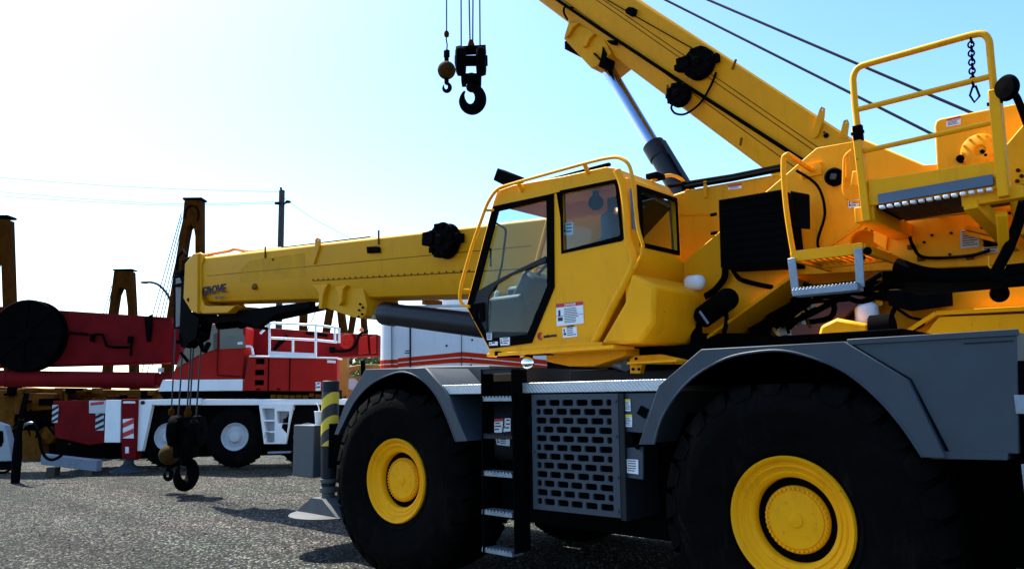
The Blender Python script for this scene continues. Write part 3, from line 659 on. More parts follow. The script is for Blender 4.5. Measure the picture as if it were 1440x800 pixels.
m = MB(); m.cyl(a - ax * .2, a + ax * .32, r * .72, n=28); m.build('rod', mat('bright_rod_chrome', (.7, .73, .78), .2, 1., var=.05), lcy)
m = MB(); m.tube([P(x, y, BV - .02) for x, y in ((960, 264), (1030, 252), (1104, 237))], .022, 8); m.tube([P(x, y, BV + .1) for x, y in ((940, 262), (1030, 248), (1104, 233))], .022, 8); m.build('boom_hose', BLK, BOOM)
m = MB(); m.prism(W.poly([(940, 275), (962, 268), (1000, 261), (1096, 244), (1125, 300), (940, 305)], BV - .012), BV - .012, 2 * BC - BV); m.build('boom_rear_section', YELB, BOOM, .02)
m = MB(); m.bar(P(992, 255, BV - .03), P(992, 278, BV - .03), .03, .02, (0, 1, 0)); m.build('hose_stop', YELB, BOOM)
sticker(BOOM, [(1024, 261), (1043, 258), (1043, 265), (1024, 267)], BV - .014, [(0, .4, 1)], 2, pict=False)
# ---------------------------------------------------------------- driver cab
CV, CV2 = .30, 1.14
SIDE = [(655, 431), (693, 286), (699, 268), (722, 260), (790, 248), (851, 234.5), (866, 237), (873, 248), (880, 338), (888, 356), (887, 378), (835, 483), (716, 492), (687, 491)]
DOOR = [(656, 431), (693, 290), (778, 272), (779, 404), (747, 482), (688, 490)]
DGLS = [(665, 430), (700, 297), (768, 281), (769, 402), (741, 470), (687, 476)]
RWIN = [(787, 268), (866, 252), (870, 256), (877, 336), (874, 339), (789, 357)]
RWG = [(791, 273), (862, 258), (865, 261), (872, 329), (870, 332), (792, 352)]
pl = lambda px, v=CV: W.poly(px, v)
def inset(pts, k):
    cx = sum(p[0] for p in pts) / len(pts); cz = sum(p[1] for p in pts) / len(pts); return [(cx + (x - cx) * k, cz + (z - cz) * k) for x, z in pts]
dopen = inset(pl(DOOR), .965); wopen = pl([(789, 270), (864, 254.5), (868, 258), (875, 334), (872, 337), (791, 355)])
m = MB(); m.prism(pl(SIDE), CV, CV + .05, [dopen, wopen]); m.prism(pl(SIDE), CV2 - .04, CV2, [inset(dopen, .97), wopen])
# roof, front corner, rear panel, floor: skins running across the cab width along the side outline
S_ = pl(SIDE)
def skin(i0, i1, t=.045):
    pts = S_[i0:i1 + 1]; cx, cz = 1.75, 2.9; off = []
    for x, z in pts:
        d = math.hypot(cx - x, cz - z); off.append((x + (cx - x) / d * t, z + (cz - z) / d * t))
    m.prism(pts + off[::-1], CV + .002, CV2 - .002)
skin(1, 7); skin(8, 11, .04); skin(11, 13, .06)
UR = S_[8][0] + .02      # rear panel with a window, standing across the cab
q = lambda x, y: (lambda p: (p.y, p.z))(W.PU(x, y, UR))
zt_, zb_ = S_[7][1] - .02, S_[10][1] - .55
def yz_prism(mb, out, x0, x1, holes=()):
    sub = MB(); sub.prism(out, x0, x1, holes); mb.add([(y, x, z) for x, y, z in sub.v], sub.f)
yl_, yh_ = CV + .04, CV2
rw = [q(899, 265), q(950, 282), q(958, 292), q(960, 354), q(956, 356), q(903, 344)]
rw = [(max(yl_ + .09, min(yh_ - .05, y)), z) for y, z in rw]
yz_prism(m, [(yl_ - .03, zb_), (yh_, zb_), (yh_, zt_ - .1), (yh_ - .1, zt_ + .0), (yl_ + .0, zt_ + .01), (yl_ - .03, zt_ - .02)], UR - .05, UR, [rw])
cab = m.build('cab', YEL, CR, .012)
m = MB(); LN = [(781, 254), (851, 239), (864, 242), (869, 250), (877, 338), (884, 378), (833, 480), (750, 482), (781, 404)]; m.prism(pl(LN), CV2 - .052, CV2 - .043, [wopen]); m.prism(pl(LN), CV + .054, CV + .06, [wopen]); yz_prism(m, [(yl_ + .04, zb_), (yh_ - .06, zb_), (yh_ - .06, zt_ - .12), (yl_ + .04, zt_ - .05)], UR - .062, UR - .053, [rw]); m.build('cab_lining', mat('grey_cab_lining', (.035, .042, .048), .75, var=.15), cab)
m = MB()  # rounded pillar crease down the rear edge of the side
pts = [P(x, y, CV + .01) for x, y in ((868, 240), (876, 262), (881, 300), (884, 338), (890, 356), (889, 378), (862, 430), (836, 482))]; m.tube(spline(pts), .034, 10)
m.bar(P(690, 494.5, CV - .01), P(849, 485.5, CV - .01), .05, .055); m.bar(P(700, 500, CV + .1), P(878, 488, CV + .1), .3, .03); m.build('cab_sill', YEL, cab, .004)
# lower housing behind the cab
HB = [(896, 394), (917, 452), (845, 484), (958, 482), (979, 450), (977, 427), (925, 402)]
h = lambda x, y, v: P(x, y, v)
ua = W.PU(917, 454, UR + .42)
va = .28
m = MB()
f1 = [P(889, 384, va + .02), P(921, 402, va + .0), P(917, 454, va - .02), P(900, 482, va - .0), P(845, 485, va + .02), P(880, 425, va + .02)]
xz = [(p.x, p.z) for p in f1]; xr_ = P(918, 450, va).x
m.loft([[Vector((p.x, va, p.z)) for p in f1], [Vector((p.x + .02, CV2 + .02, p.z)) for p in f1]])
m.build('rear_housing', YEL, cab, .03)
m = MB(); c = W.PU(973, 440, xr_ + .01); m.cyl(c - Vector((.02, 0, 0)), c + Vector((.012, 0, 0)), .022, n=12); m.build('housing_knob', BLK, cab)
# glazing
m = MB(); a0, a1 = S_[0], S_[1]; m.prism([(a0[0] + .01, a0[1]), (a1[0] + .01, a1[1]), (a1[0] + .018, a1[1]), (a0[0] + .018, a0[1])], CV + .05, CV2 - .04); a0 = S_[13]; a1 = S_[0]; m.prism([(a0[0] + .01, a0[1]), (a1[0] + .01, a1[1]), (a1[0] + .018, a1[1]), (a0[0] + .018, a0[1])], CV + .05, CV2 - .04); m.build('windshield', GLASS, cab, smooth=0)
m = MB(); m.prism(pl(RWIN, CV - .006), CV - .006, CV + .0, [pl(RWG, CV - .006)]); m.build('window_frame', BLK, cab, .002)
m = MB(); m.prism(inset(pl(RWIN), .99), CV + .012, CV + .018); m.build('side_window', GLASS, cab, smooth=0)
m = MB(); sub = MB(); yz_prism(m, rw, UR - .02, UR - .014); m.build('rear_window', GLASS, cab, smooth=0)
m = MB(); yz_prism(m, inset(rw, 1.10), UR - .002, UR + .006, [inset(rw, .93)]); m.build('rear_window_frame', BLK, cab)
m = MB(); m.prism(pl([(886, 266), (892, 265), (898, 300), (898, 326), (889, 322)], CV + .02), CV + .016, CV + .026); m.build('corner_window', DGLASS, cab)
m = MB(); m.prism(inset(dopen, .99), CV2 - .02, CV2 - .014); m.build('far_window', GLASS, cab, smooth=0)
# door
m = MB(); m.prism(pl(DOOR, CV - .012), CV - .012, CV + .012, [pl(DGLS, CV - .012)]); door = m.build('cab_door', BLK, CR, .003)
m = MB(); m.prism(inset(pl(DOOR, CV), .97), CV + .014, CV + .02); m.build('door_glass', GLASS, door, smooth=0)
m = MB(); m.prism(pl([(658, 430), (663, 414), (704, 391), (767, 360), (768, 368), (719, 387), (697, 401), (687, 417), (684, 466), (742, 467), (740, 478), (689, 487)], CV - .004), CV - .006, CV + .013); m.build('door_panel', DGREY, door, .003)
m = MB(); m.prism(pl([(665, 427), (679, 425), (680, 450), (676, 453), (674, 436), (670, 436), (669, 452), (666, 450)], CV - .03), CV - .035, CV - .01); m.build('door_handle', BLK, door, .003)
sticker(door, [(684, 468), (692, 467), (692, 478), (685, 478)], CV - .014, [], 3, m_=WHTD, pict=False); sticker(door, [(688, 481), (700, 480), (700, 485.5), (688, 486)], CV - .014, [], 1); sticker(door, [(703, 475), (717, 474), (717, 485), (704, 486)], CV - .014, [], 3)
# inside
m = MB(); sx = P(838, 330, .7).x; z0 = S_[12][1] + .05
m.box((sx - .28, .48, z0 + .38), (sx + .22, .96, z0 + .52)); m.loft([[Vector((sx + .1 + k, y, z)) for k, y in ((0, .5), (.14, .5), (.14, .94), (0, .94))] for z, k0 in ((z0 + .45, 0), (z0 + .9, 0))])
m.box((sx + .12, .58, z0 + .85), (sx + .24, .86, z0 + 1.15)); m.build('seat', SEAT, cab, .05)
m = MB(); c = P(757, 385, .7); wx = c.x
ring = [Vector((wx + .17 * math.cos(a) * .8, .7 + .17 * math.sin(a), c.z + .17 * math.cos(a) * .55)) for a in [2 * math.pi * k / 24 for k in range(25)]]
m.tube(ring, .016, 8); m.tube([(wx, .7, c.z), (wx - .18, .7, c.z - .45)], .03, 8); m.bar((wx - .13, .7, c.z - .09), (wx + .13, .7, c.z + .09), .03, .015)
m.build('steering_wheel', BLK, cab)
m = MB(); c2 = P(735, 432, .75); m.box((c2.x - .25, .5, z0), (c2.x + .2, .95, c2.z + .1)); m.box((wx - .35, .6, z0 + .2), (wx - .02, .84, c.z - .1)); m.bar((wx - .2, .7, c.z - .35), (wx + .02, .7, c.z - .02), .32, .2); m.build('console', DGREY, cab, .04)
m = MB(); a = P(684, 420, 1.05); m.tube(fillet([P(x, y, 1.08) for x, y in ((690, 310), (712, 322), (706, 372), (697, 408), (672, 415))], .05), .012, 8); m.tube([P(690, 375, 1.08), P(690, 350, 1.08), P(680, 347, 1.08)], .012, 8); m.build('grab_bar', BLK, cab)
m = MB(); p0 = P(694, 430, .9); m.tube([p0 + Vector((.01 * k, 0, .025 * k)) for k in range(7)], [.018, .026, .018, .026, .018, .026, .018], 8); m.build('lever_boot', WHTD, cab)
sticker(cab, [(793, 314), (806, 313), (806, 330), (793, 331)], CV + .03, [], 3, m_=WHTD)
m = MB(); c = P(838, 285, .8); m.sphere(c, .075, 12); m.cyl(c, c + Vector((0, 0, .22)), .03, n=8); m.build('cab_fan', BLK, cab)
# stickers and lettering outside
sticker(cab, [(782, 427.5), (820, 423.5), (821, 454.5), (783, 458.5)], CV - .002, [(0, .17, 1), (.56, .575, 3)], 9, pict=True)
sticker(cab, [(791, 461), (811, 459), (812, 473), (792, 475)], CV - .002, [], 4)
a = P(797, 429.4, CV - .005); b = P(809, 428, CV - .005)
def fit_text(name, body, p0, p1, ph, m_, parent, bold=.01):
    """lettering from p0 to p1 along its base line, cap height up to ph"""
    t = text(name, body, p0, 1, m_, parent, bold=bold, ext=.003)
    w_ = max(v.co.x for v in t.data.vertices) - p0.x
    s = (p1.x - p0.x) / w_; hz = (ph - p0.z) / .73
    t.data.transform(Matrix.Translation(p0) @ Matrix(((s, 0, 0, 0), (0, 1, 0, 0), ((p1.z - p0.z) / w_, 0, hz, 0), (0, 0, 0, 1))) @ Matrix.Translation(-p0)); return t
fit_text('lettering', 'DANGER', P(794, 430.5, CV - .006), P(810, 428.8, CV - .006), P(794, 427, CV - .006).z, STK, cab)
fit_text('lettering', 'WARNING', P(797, 460.4, CV - .004), P(807, 459.4, CV - .004), P(797, 458.2, CV - .004).z, INK, cab)
fit_text('lettering', 'anitowoc', P(764.5, 475, CV - .004), P(783, 472.8, CV - .004), P(764, 470.5, CV - .004).z, TXT, cab, .02)
m = MB(); c = P(760, 472.5, CV - .003); r = .028; m.tube([Vector((c.x + r * math.cos(a), c.y, c.z + r * math.sin(a))) for a in [math.radians(40 + 10 * k) for k in range(29)]], [.004 + .006 * math.sin(math.pi * k / 28) for k in range(29)], 6); m.bar(c + Vector((-.012, 0, -.02)), c + Vector((-.004, 0, .02)), .006, .006, (0, 1, 0)); m.bar(c + Vector((-.004, 0, .02)), c + Vector((.006, 0, -.012)), .006, .006, (0, 1, 0)); m.build('emblem', REDI, cab)
# cab handrails, lamp, mirror
m = MB(); hv = CV - .05
pts = [P(x, y, hv) for x, y in ((904, 344), (897, 322), (893, 285), (889, 246), (884, 229), (870, 220.5), (850, 223), (822, 230), (729, 256), (699, 265), (686, 284), (664, 345), (648, 402), (646, 421), (652, 430), (660, 431))]
m.tube(fillet(pts, .12, 4), .016, 8); m.tube([P(904, 344, hv), P(903, 358, hv), P(893, 377, CV)], .016, 8)
for x, y in ((822, 231), (729, 257)): a = P(x, y, hv); m.cyl(a, a + Vector((0, .05, -.07)), .02, n=8)
for x, y in ((684, 296), (649, 408)): a = P(x, y, hv); m.cyl(a, a + Vector((.06, .05, 0)), .014, n=8)
m.build('handrail', YEL, cab)
m = MB(); ux = UR - .1; pts = [W.PU(x, y, ux) for x, y in ((915, 256), (927, 249), (946, 246), (961, 253), (969, 272), (971, 300), (962, 308))]; m.tube(fillet(pts, .08, 4), .016, 8)
m.build('rear_rail', YEL, cab)
m = MB(); c = W.PU(960, 285, ux); m.box((c.x - .03, c.y - .03, c.z - .05), (c.x + .03, c.y + .03, c.z + .05)); m.build('rail_clamp', BLK, cab)
m = MB(); m.prism(W.poly([(702, 237), (730, 248), (727, 260), (712, 262), (696, 254)], .55), .52, .64); a = P(712, 261, .6); m.bar(a, P(716, 268, .6), .05, .03); m.prism(W.poly([(700, 264), (716, 262), (716, 267), (702, 268)], .5), .5, .6); m.build('work_lamp', BLK, cab, .01)
m = MB(); a, b = P(760, 257, CV + .05), P(858, 231, CV + .05); m.bar(a, b, .04, .03); c = P(921, 247, .9); m.box((c.x - .07, .85, c.z - .03), (c.x + .05, 1.0, c.z + .02)); m.build('roof_hatch', BLK, cab, .01)
m = MB(); c = P(739, 509, CV); m.lathe(c + Vector((0, .03, 0)), (.35, -1, .1), [(0, -.03), (.05, -.02), (.066, 0), (.06, .004)], 20); mm = m.build('round_mirror', BLK, cab)
m = MB(); m.lathe(c + Vector((0, .03, 0)), (.35, -1, .1), [(.06, .005), (.045, .014), (.02, .02), (.0, .021)], 20); m.tube([(c.x, c.y + .04, c.z + .02), (c.x - .02, CV + .2, c.z + .12)], .01, 6); m.build('mirror_face', MIR, CR)
m = MB(); m.bar(P(700, 497, CV), P(775, 497, CV + .1), .1, .03); m.bar(P(702, 499, CV), P(728, 499, CV), .06, .05); m.cyl(P(700, 494, CV - .03), P(700, 500, CV - .03), .03, n=10); m.build('door_slide', BLK, cab)
# cab support and brackets under it
m = MB(); a, b = P(768, 492, .5), P(880, 506, .5)
m.prism(W.poly([(767, 492), (880, 488), (880, 500), (835, 515), (800, 515), (768, 508)], .6), .6, 1.2); m.build('cab_support', YEL, CR, .01)
m = MB(); m.prism(W.poly([(885, 505), (893, 500), (928, 498), (960, 505), (960, 512), (903, 512), (900, 525), (886, 525)], .62), .62, .68); m.bar(P(890, 511, .55), P(960, 507, .55), .18, .02); m.build('step_bracket', YEL, CR, .004)
m = MB()
for x, y in ((895, 504), (891, 519), (899, 519)): c = P(x, y, .62); m.cyl(c, c - Vector((0, .015, 0)), .012, n=8)
m.build('bracket_bolt', BLK, CR)
m = MB(); c = P(880, 514, .75); m.cyl(c, c + Vector((-.2, .1, .04)), .05, n=14); m.build('grey_valve', GAL, CR)
m = MB(); m.box((1.0, 1.15, 2.02), (4.4, 2.2, 2.20)); m.build('turret_base', BLK, CR, .01)
m = MB(); zz = P(1250, 381, TV).z; m.box((P(1235, 381, TV).x, TV + .06, zz - .09), (7.0, 2.13, zz + .05)); m.build('hydraulic_manifold', BLK, CR, .01)

# ---------------------------------------------------------------- oil cooler, canister, motor and hoses on the turret
m = MB(); m.prism(W.poly([(1010, 281), (1100, 266), (1111, 372), (1013, 377)], .78), .78, 1.08)
m.prism(W.poly([(1111, 268), (1137, 273), (1138, 322), (1113, 320)], .80), .80, .83, [W.poly([(1116, 280), (1121, 281), (1122, 311), (1116, 310)], .80)]); oc = m.build('oil_cooler', BLK, CR, .008)
m = MB()
for k in range(9):
    t = (k + .5) / 9; a = P(1010 + 3 * t, 281 + 96 * t, .775); b = P(1100 + 11 * t, 266 + 106 * t, .775); m.bar(a + (b - a) * .05, b - (b - a) * .05, .006, .012, (0, 0, 1))
for x, y in ((1008, 327), (1007, 301)): c = P(x, y, .85); m.cyl(c, c - Vector((.05, 0, 0)), .015, n=8)
m.build('cooler_fin', BLK, oc)
m = MB(); a = P(966, 399, .95); b = P(985, 399, .95); m.lathe(a, (1, .1, 0), [(0, 0), (.055, 0), (.068, .02), (.068, .10), (.06, .135), (.035, .16), (0, .165)], 24); m.build('white_canister', WHT, CR)
m = MB(); a = P(1015, 425, .85); m.cyl(a + Vector((-.24, .1, -.1)), a + Vector((.05, 0, .02)), .092, n=20); m.sphere(a + Vector((.05, 0, .02)), .092, 16); m.cyl(a + Vector((-.3, .1, -.15)), a + Vector((-.3, .1, -.35)), .05); m.build('swing_motor', BLK, CR)
m = MB()
for pts, r in ((((1020, 378), (1018, 392), (1005, 408), (990, 418)), .03), (((1030, 378), (1040, 392), (1062, 399), (1086, 404)), .02), (((1018, 430), (1022, 450), (1018, 468)), .02)): m.tube(spline([P(x, y, TV - .06) for x, y in pts]), r, 8)
m.build('hose', BLK, CR)
m = MB(); m.tube([P(984, 438, .8), P(996, 455, .8)], .012, 6); m.build('tie_rod', GAL, CR)
# hose bundle and valves in the dark gap between the turret plates
rr = random.Random(11); m = MB()
for k in range(16):
    x0, y0 = rr.uniform(1062, 1110), rr.uniform(425, 470); x1, y1 = rr.uniform(1110, 1235), rr.uniform(392, 440); v = rr.uniform(1.5, 2.05)
    mid = (rr.uniform(x0, x1), rr.uniform(405, 455)); m.tube(spline([P(x0, y0, v), P(*mid, v - .1), P(x1, y1, v)], 6), rr.uniform(.014, .03), 7)
for x, y, r in ((1096, 440, .13), (1070, 462, .1), (1125, 420, .09)): m.cyl(P(x, y, 1.7), P(x, y, 1.7) + Vector((.08, -.2, .02)), r, n=16)
m.build('hose_bundle', BLK, CR)
for k in range(9):
    m = MB(); x0 = rr.uniform(1120, 1200); v = rr.uniform(1.2, 1.5)
    m.tube(spline([P(x0, rr.uniform(398, 412), v), P(x0 + rr.uniform(20, 50), rr.uniform(395, 425), v), P(x0 + rr.uniform(60, 110), rr.uniform(385, 402), v)], 6), rr.uniform(.014, .026), 7); m.build('hydraulic_hose', BLK, CR)
for x, y in ((1230, 322), (1268, 322), (1282, 348), (1325, 302), (1365, 362), (1296, 364), (1250, 360)):
    c = P(x, y, TV); m = MB(); m.box((c.x - .022, TV - .03, c.z - .016), (c.x + .022, TV, c.z + .016)); m.cyl(c - Vector((0, .03, 0)), c - Vector((0, .042, 0)), .009, n=8); m.build('hose_clip', OCH, tp)
m = MB(); m.tube(spline([P(x, y, TV - .05) for x, y in ((1225, 318), (1270, 320), (1284, 346), (1300, 362), (1360, 360), (1392, 352))]), .012, 7); m.build('control_line', BLK, tp)
m = MB(); m.tube(spline([P(x, y, TV - .04) for x, y in ((1120, 240), (1150, 262), (1160, 300), (1150, 345), (1175, 372))]), .011, 7); m.build('control_line', BLK, tp)
m = MB()
for x, y in ((1122, 451), (1101, 466), (1135, 428)): c = P(x, y, 1.6); m.box((c.x - .03, c.y, c.z - .03), (c.x + .03, c.y + .1, c.z + .03))
m.build('white_fitting', WHTD, CR)
m = MB()
for A_, B_ in (((1078, 455), (1090, 472)), ((1102, 440), (1116, 460)), ((1128, 440), (1140, 460))): m.bar(P(*A_, 1.6), P(*B_, 1.6), .02, .02)
m.build('brass_pipe', OCH, CR)

# ---------------------------------------------------------------- boarding step with its rail
SV = .42
m = MB(); pts = [P(x, y, SV) for x, y in ((1116, 358), (1109, 318), (1104, 280), (1101.5, 240), (1102, 221), (1108, 217))] + [P(1142, 240, TV)]; m.tube(fillet(pts, .1, 5), .019, 9); c = P(1142, 240, TV); m.box((c.x - .08, TV - .02, c.z - .05), (c.x + .08, TV, c.z + .05)); m.build('grab_rail', YEL, CR)
m = MB(); a, b = P(1114, 357, SV), P(1214, 345, SV); dz = b.z - a.z
m.bar(a + Vector((0, 0, -.02)), b + Vector((0, 0, -.02)), .03, .075); m.bar(Vector((a.x, TV - .2, a.z - .02)), Vector((b.x, TV - .2, b.z - .02)), .03, .06)
m.bar(Vector((a.x, SV, a.z - .02)), Vector((a.x, TV, a.z - .02)), .03, .06); m.bar(Vector((b.x, SV, b.z - .02)), Vector((b.x, TV, b.z - .02)), .03, .06)
for k in range(11):
    t = (k + .5) / 11; q_ = a.lerp(b, t); m.bar(Vector((q_.x, SV + .03, q_.z - .01)), Vector((q_.x, TV - .2, q_.z - .01)), .02, .03)
stp = m.build('boarding_step', YEL, CR, .003)
m = MB()
c1, c2, c3, c4 = P(1113, 363, SV - .03), P(1119, 413, SV - .03), P(1210, 404, SV - .03), P(1207, 349, SV - .03)
m.bar(c1, c2, .012, .055, (1, 0, 0)); m.bar(c3, c4, .012, .055, (1, 0, 0)); m.bar(c2, c3, .12, .045)
for k in range(18): q_ = c2.lerp(c3, (k + .5) / 18); m.box((q_.x - .007, q_.y - .06, q_.z + .02), (q_.x + .007, q_.y + .06, q_.z + .032))
m.build('hanging_step', GAL, stp, .003)
m = MB(); c = P(1220, 353, SV); m.sphere(c, .028, 12); c = P(1213, 362, SV); m.sphere(c, .02, 10); m.build('rubber_stop', BLK, stp)

# ---------------------------------------------------------------- access platform with railing
PV = .30
m = MB(); a, b = P(1222, 272, PV), P(1412, 245, PV)
m.bar(a, b, .03, .17); m.bar(Vector((a.x, .95, a.z)), Vector((b.x, .95, b.z)), .03, .17)
m.bar(P(1354, 284, PV + .04), P(1442, 270, PV + .04), .08, .075); m.bar(P(1365, 283, PV), P(1425, 345, 1.0), .08, .1); m.bar(P(1408, 300, PV + .1), P(1412, 352, PV + .3), .06, .05)
m.build('platform_frame', YEL, CR, .006)
plf = kids(CR)[-1]
m = MB(); a2, b2 = P(1236, 287, PV - .03), P(1398, 260, PV - .03)
m.loft([[a2 + Vector((0, y, z)) for y, z in ((0, 0), (0, .05), (.62, .05), (.62, .02), (.02, .02), (.02, 0))], [b2 + Vector((0, y, z)) for y, z in ((0, 0), (0, .05), (.62, .05), (.62, .02), (.02, .02), (.02, 0))]])
n = 16
for k in range(n): q_ = a2.lerp(b2, (k + .5) / n) + Vector((0, .06, .0)); m.box((q_.x - .02, q_.y, q_.z - .02), (q_.x + .02, q_.y + .5, q_.z + .01))
m.build('platform_tread', MATS['dark_grey_paint'], plf, .002); m = MB(); m.bar(a2 + Vector((0, -.008, .03)), b2 + Vector((0, -.008, .03)), .012, .065)
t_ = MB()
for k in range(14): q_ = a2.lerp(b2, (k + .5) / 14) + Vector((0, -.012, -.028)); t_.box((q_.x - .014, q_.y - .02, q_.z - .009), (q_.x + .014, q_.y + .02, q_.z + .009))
t_.build('hole_light_dots', WHT, plf, .003)  # white blocks stand in for sky light coming through the tread holes
m.build('tread_edge', mat('blue_grey_step_paint', (.075, .105, .15), .45, .3, var=.15, dirt=.3), plf, .002)
m = MB(); a3, b3 = P(1238, 298, PV + .3), P(1360, 280, PV + .3); m.bar(a3, b3, .5, .05); m.build('platform_underside', BLK, plf)
m = MB()
m.bar(P(1205, 180, PV), P(1221, 312, PV), .075, .05, (1, 0, 0)); m.bar(P(1399, 128, PV), P(1413, 278, PV), .085, .06, (1, 0, 0)); m.box((P(1213, 305, PV).x - .05, PV, P(1213, 312, PV).z), (P(1230, 305, PV).x, TV, P(1213, 290, PV).z))
m.bar(P(1199, 252, PV + .02), P(1216, 252, PV + .02), .05, .1); m.build('railing_post', YEL, plf, .006)
m = MB(); pts = [P(x, y, PV) for x, y in ((1206, 180), (1202, 145), (1199.5, 108), (1206, 95), (1220, 90.5), (1365, 50), (1383, 47), (1391, 56), (1394, 90), (1398, 130))]; m.tube(fillet(pts, .07, 4), .021, 10)
m.tube([P(1204, 155, PV), P(1396, 107, PV)], .019, 8); m.tube([P(1214, 213, PV), P(1402, 171, PV)], .017, 8); m.build('handrail', YEL, plf)
m = MB()
for x, y in ((1206, 187), (1399, 145)): c = P(x, y, PV - .03); m.box((c.x - .028, c.y - .01, c.z - .05), (c.x + .028, c.y + .03, c.z + .05)); m.cyl(c + Vector((-.04, 0, 0)), c + Vector((.04, 0, 0)), .012, n=8)
m.build('rail_latch', BLK, plf)
m = MB(); ca, cb = P(1365, 54, PV), P(1368, 122, PV); n = 11
for k in range(n):
    c = ca.lerp(cb, (k + .5) / n); l = (ca.z - cb.z) / n * .72
    ring = [c + (Vector((.016 * math.cos(t), 0, l * math.sin(t))) if k % 2 else Vector((.003, .016 * math.cos(t), l * math.sin(t)))) for t in [2 * math.pi * i / 10 for i in range(11)]]
    m.tube(ring, .0055, 5)
m.tube([cb, cb + Vector((-.02, 0, -.05)), cb + Vector((0, 0, -.1)), cb + Vector((.03, 0, -.07)), cb + Vector((.015, 0, .0))], .007, 6); m.build('chain', BLK, plf)
m = MB(); pts = [P(x, y, TV - .1) for x, y in ((1198, 211), (1187, 220), (1185.5, 270), (1192, 281), (1207, 284))]; m.tube(fillet(pts, .04, 4), .011, 8); m.tube([P(1190, 215, TV - .08), P(1190, 250, TV - .08)], .008, 6); m.build('grab_handle', YEL, tp)
# winch housing on top of the turret
WV = 1.0
WP = [(1314, 178), (1316, 170), (1322, 167), (1352, 161), (1460, 140), (1460, 244), (1318, 246)]
m = MB(); m.prism(W.poly(WP, WV), WV, 1.9); wh = m.build('winch_housing', YEL, CR, .01)
c = P(1379, 213, WV); m = MB(); m.lathe((c.x, WV, c.z), (0, -1, 0), [(.118, 0), (.118, .02), (.10, .03), (.04, .035), (.03, .02), (0, .02)], 36)
for k in range(12): a_ = 2 * math.pi * k / 12; m.cyl((c.x + (.10) * math.cos(a_), WV - .02, c.z + .10 * math.sin(a_)), (c.x + .10 * math.cos(a_), WV - .038, c.z + .10 * math.sin(a_)), .009, n=6)
m.build('winch_flange', YEL, wh)
m = MB(); 
for x, y, r in ((1350, 223, .026), (1381, 213, .014), (1386, 218, .01)): c = P(x, y, WV - .035); m.cyl(c, c + Vector((0, .05, 0)), r, n=12)
m.build('drain_hole', BLK, wh)
sticker(wh, [(1331, 168), (1351, 163), (1351, 175), (1331, 179)], WV - .003, [(0, .25, 1)], 4, pict=False)
m = MB(); m.prism(W.poly([(1413, 205), (1460, 150), (1460, 330), (1430, 330), (1420, 290)], .7), .7, 1.1); m.build('side_bracket', YEL, CR, .008)
m = MB()
for x, y in ((1432, 240), (1437, 248), (1431, 255), (1438, 262)): c = P(x, y, .7); m.cyl(c, c - Vector((0, .015, 0)), .012, n=8)
m.build('bracket_bolt', RUST, CR)
m = MB(); c = P(1416, 124, .25); m.lathe(c, (-.55, -1, -.1), [(0, 0.03), (.062, .025), (.078, 0), (.07, -.015), (.03, -.03), (0, -.035)], 28); m.tube(spline([c + Vector((0, .04, 0)), P(1430, 138, .3), P(1446, 180, .4)]), .02, 8); m.build('rear_view_mirror', BLK, CR)
m = MB(); m.tube(spline([P(x, y, .55) for x, y in ((1446, 262), (1436, 300), (1420, 345), (1404, 376), (1400, 388), (1420, 396), (1446, 392))]), .032, 9); m.tube(spline([P(x, y, .8) for x, y in ((1260, 372), (1300, 385), (1350, 388), (1446, 380))]), .05, 9); m.build('cable', BLK, CR)
m = MB(); m.tube(fillet([P(x, y, .6) for x, y in ((1391, 360), (1391, 376), (1412, 378), (1413, 362))], .02), .009, 6); m.build('tie_loop', YEL, CR)
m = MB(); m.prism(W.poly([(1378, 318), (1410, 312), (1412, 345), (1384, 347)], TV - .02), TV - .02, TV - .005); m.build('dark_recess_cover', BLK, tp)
m = MB()
for y in (325, 331): m.bar(P(1358, y - 4, TV - .04), P(1400, y + 6, TV - .04), .03, .035)
m.build('recess_bar', YEL, tp)
# boom pin and turret rear mass behind the platform
m = MB(); m.box((5.2, 1.17, 2.7), (7.4, 2.14, 3.2)); m.build('counterweight', YEL, CR, .02)
# ================================================================== cup on the outrigger box
c = W.PZ(430, 597, BOXTOP); cu = thing('paper_cup', 'white paper cup with a straw left standing on the grey outrigger beam', 'cup', W, (BOXX, .62, BOXTOP))
m = MB(); m.lathe((0, 0, 0), (0, 0, 1), [(0, .0), (.045, 0), (.062, .155), (.066, .157), (.064, .165), (.0, .166)], 24); m.build('cup_body', PAPER, cu)
m = MB(); m.tube([(.0, 0, .15), (-.02, 0, .22), (-.075, 0, .265)], .007, 6); m.build('straw', PAPER, cu)

# ================================================================== hook blocks and overhaul balls
def hook_mb(mb, c, s, yaw_v):
    """crane hook in the plane of yaw_v (horizontal unit vector) and up; c is the shank bottom, s the size"""
    ang = [100, 70, 40, 10, -20, -50, -80, -110, -140, -170, -200, -225]
    pts = [c + Vector((0, 0, .5 * s)), c + Vector((0, 0, .15 * s))]; rad = [.13 * s, .14 * s]
    cen = c + Vector((0, 0, -.42 * s))
    for i, a in enumerate(ang):
        t = math.radians(a); R = .40 * s
        pts.append(cen + yaw_v * (R * .82 * math.cos(t)) + Vector((0, 0, R * math.sin(t)))); rad.append(s * (.13 + .09 * math.sin(math.pi * min(1, i / 9)) if i < 10 else .07 if i == 10 else .03))
    n = 5; sp_ = spline(pts, n); sr = []
    for i in range(len(rad) - 1): sr += [rad[i] + (rad[i + 1] - rad[i]) * k / n for k in range(n)]
    mb.tube(sp_, sr + [rad[-1]], 14)
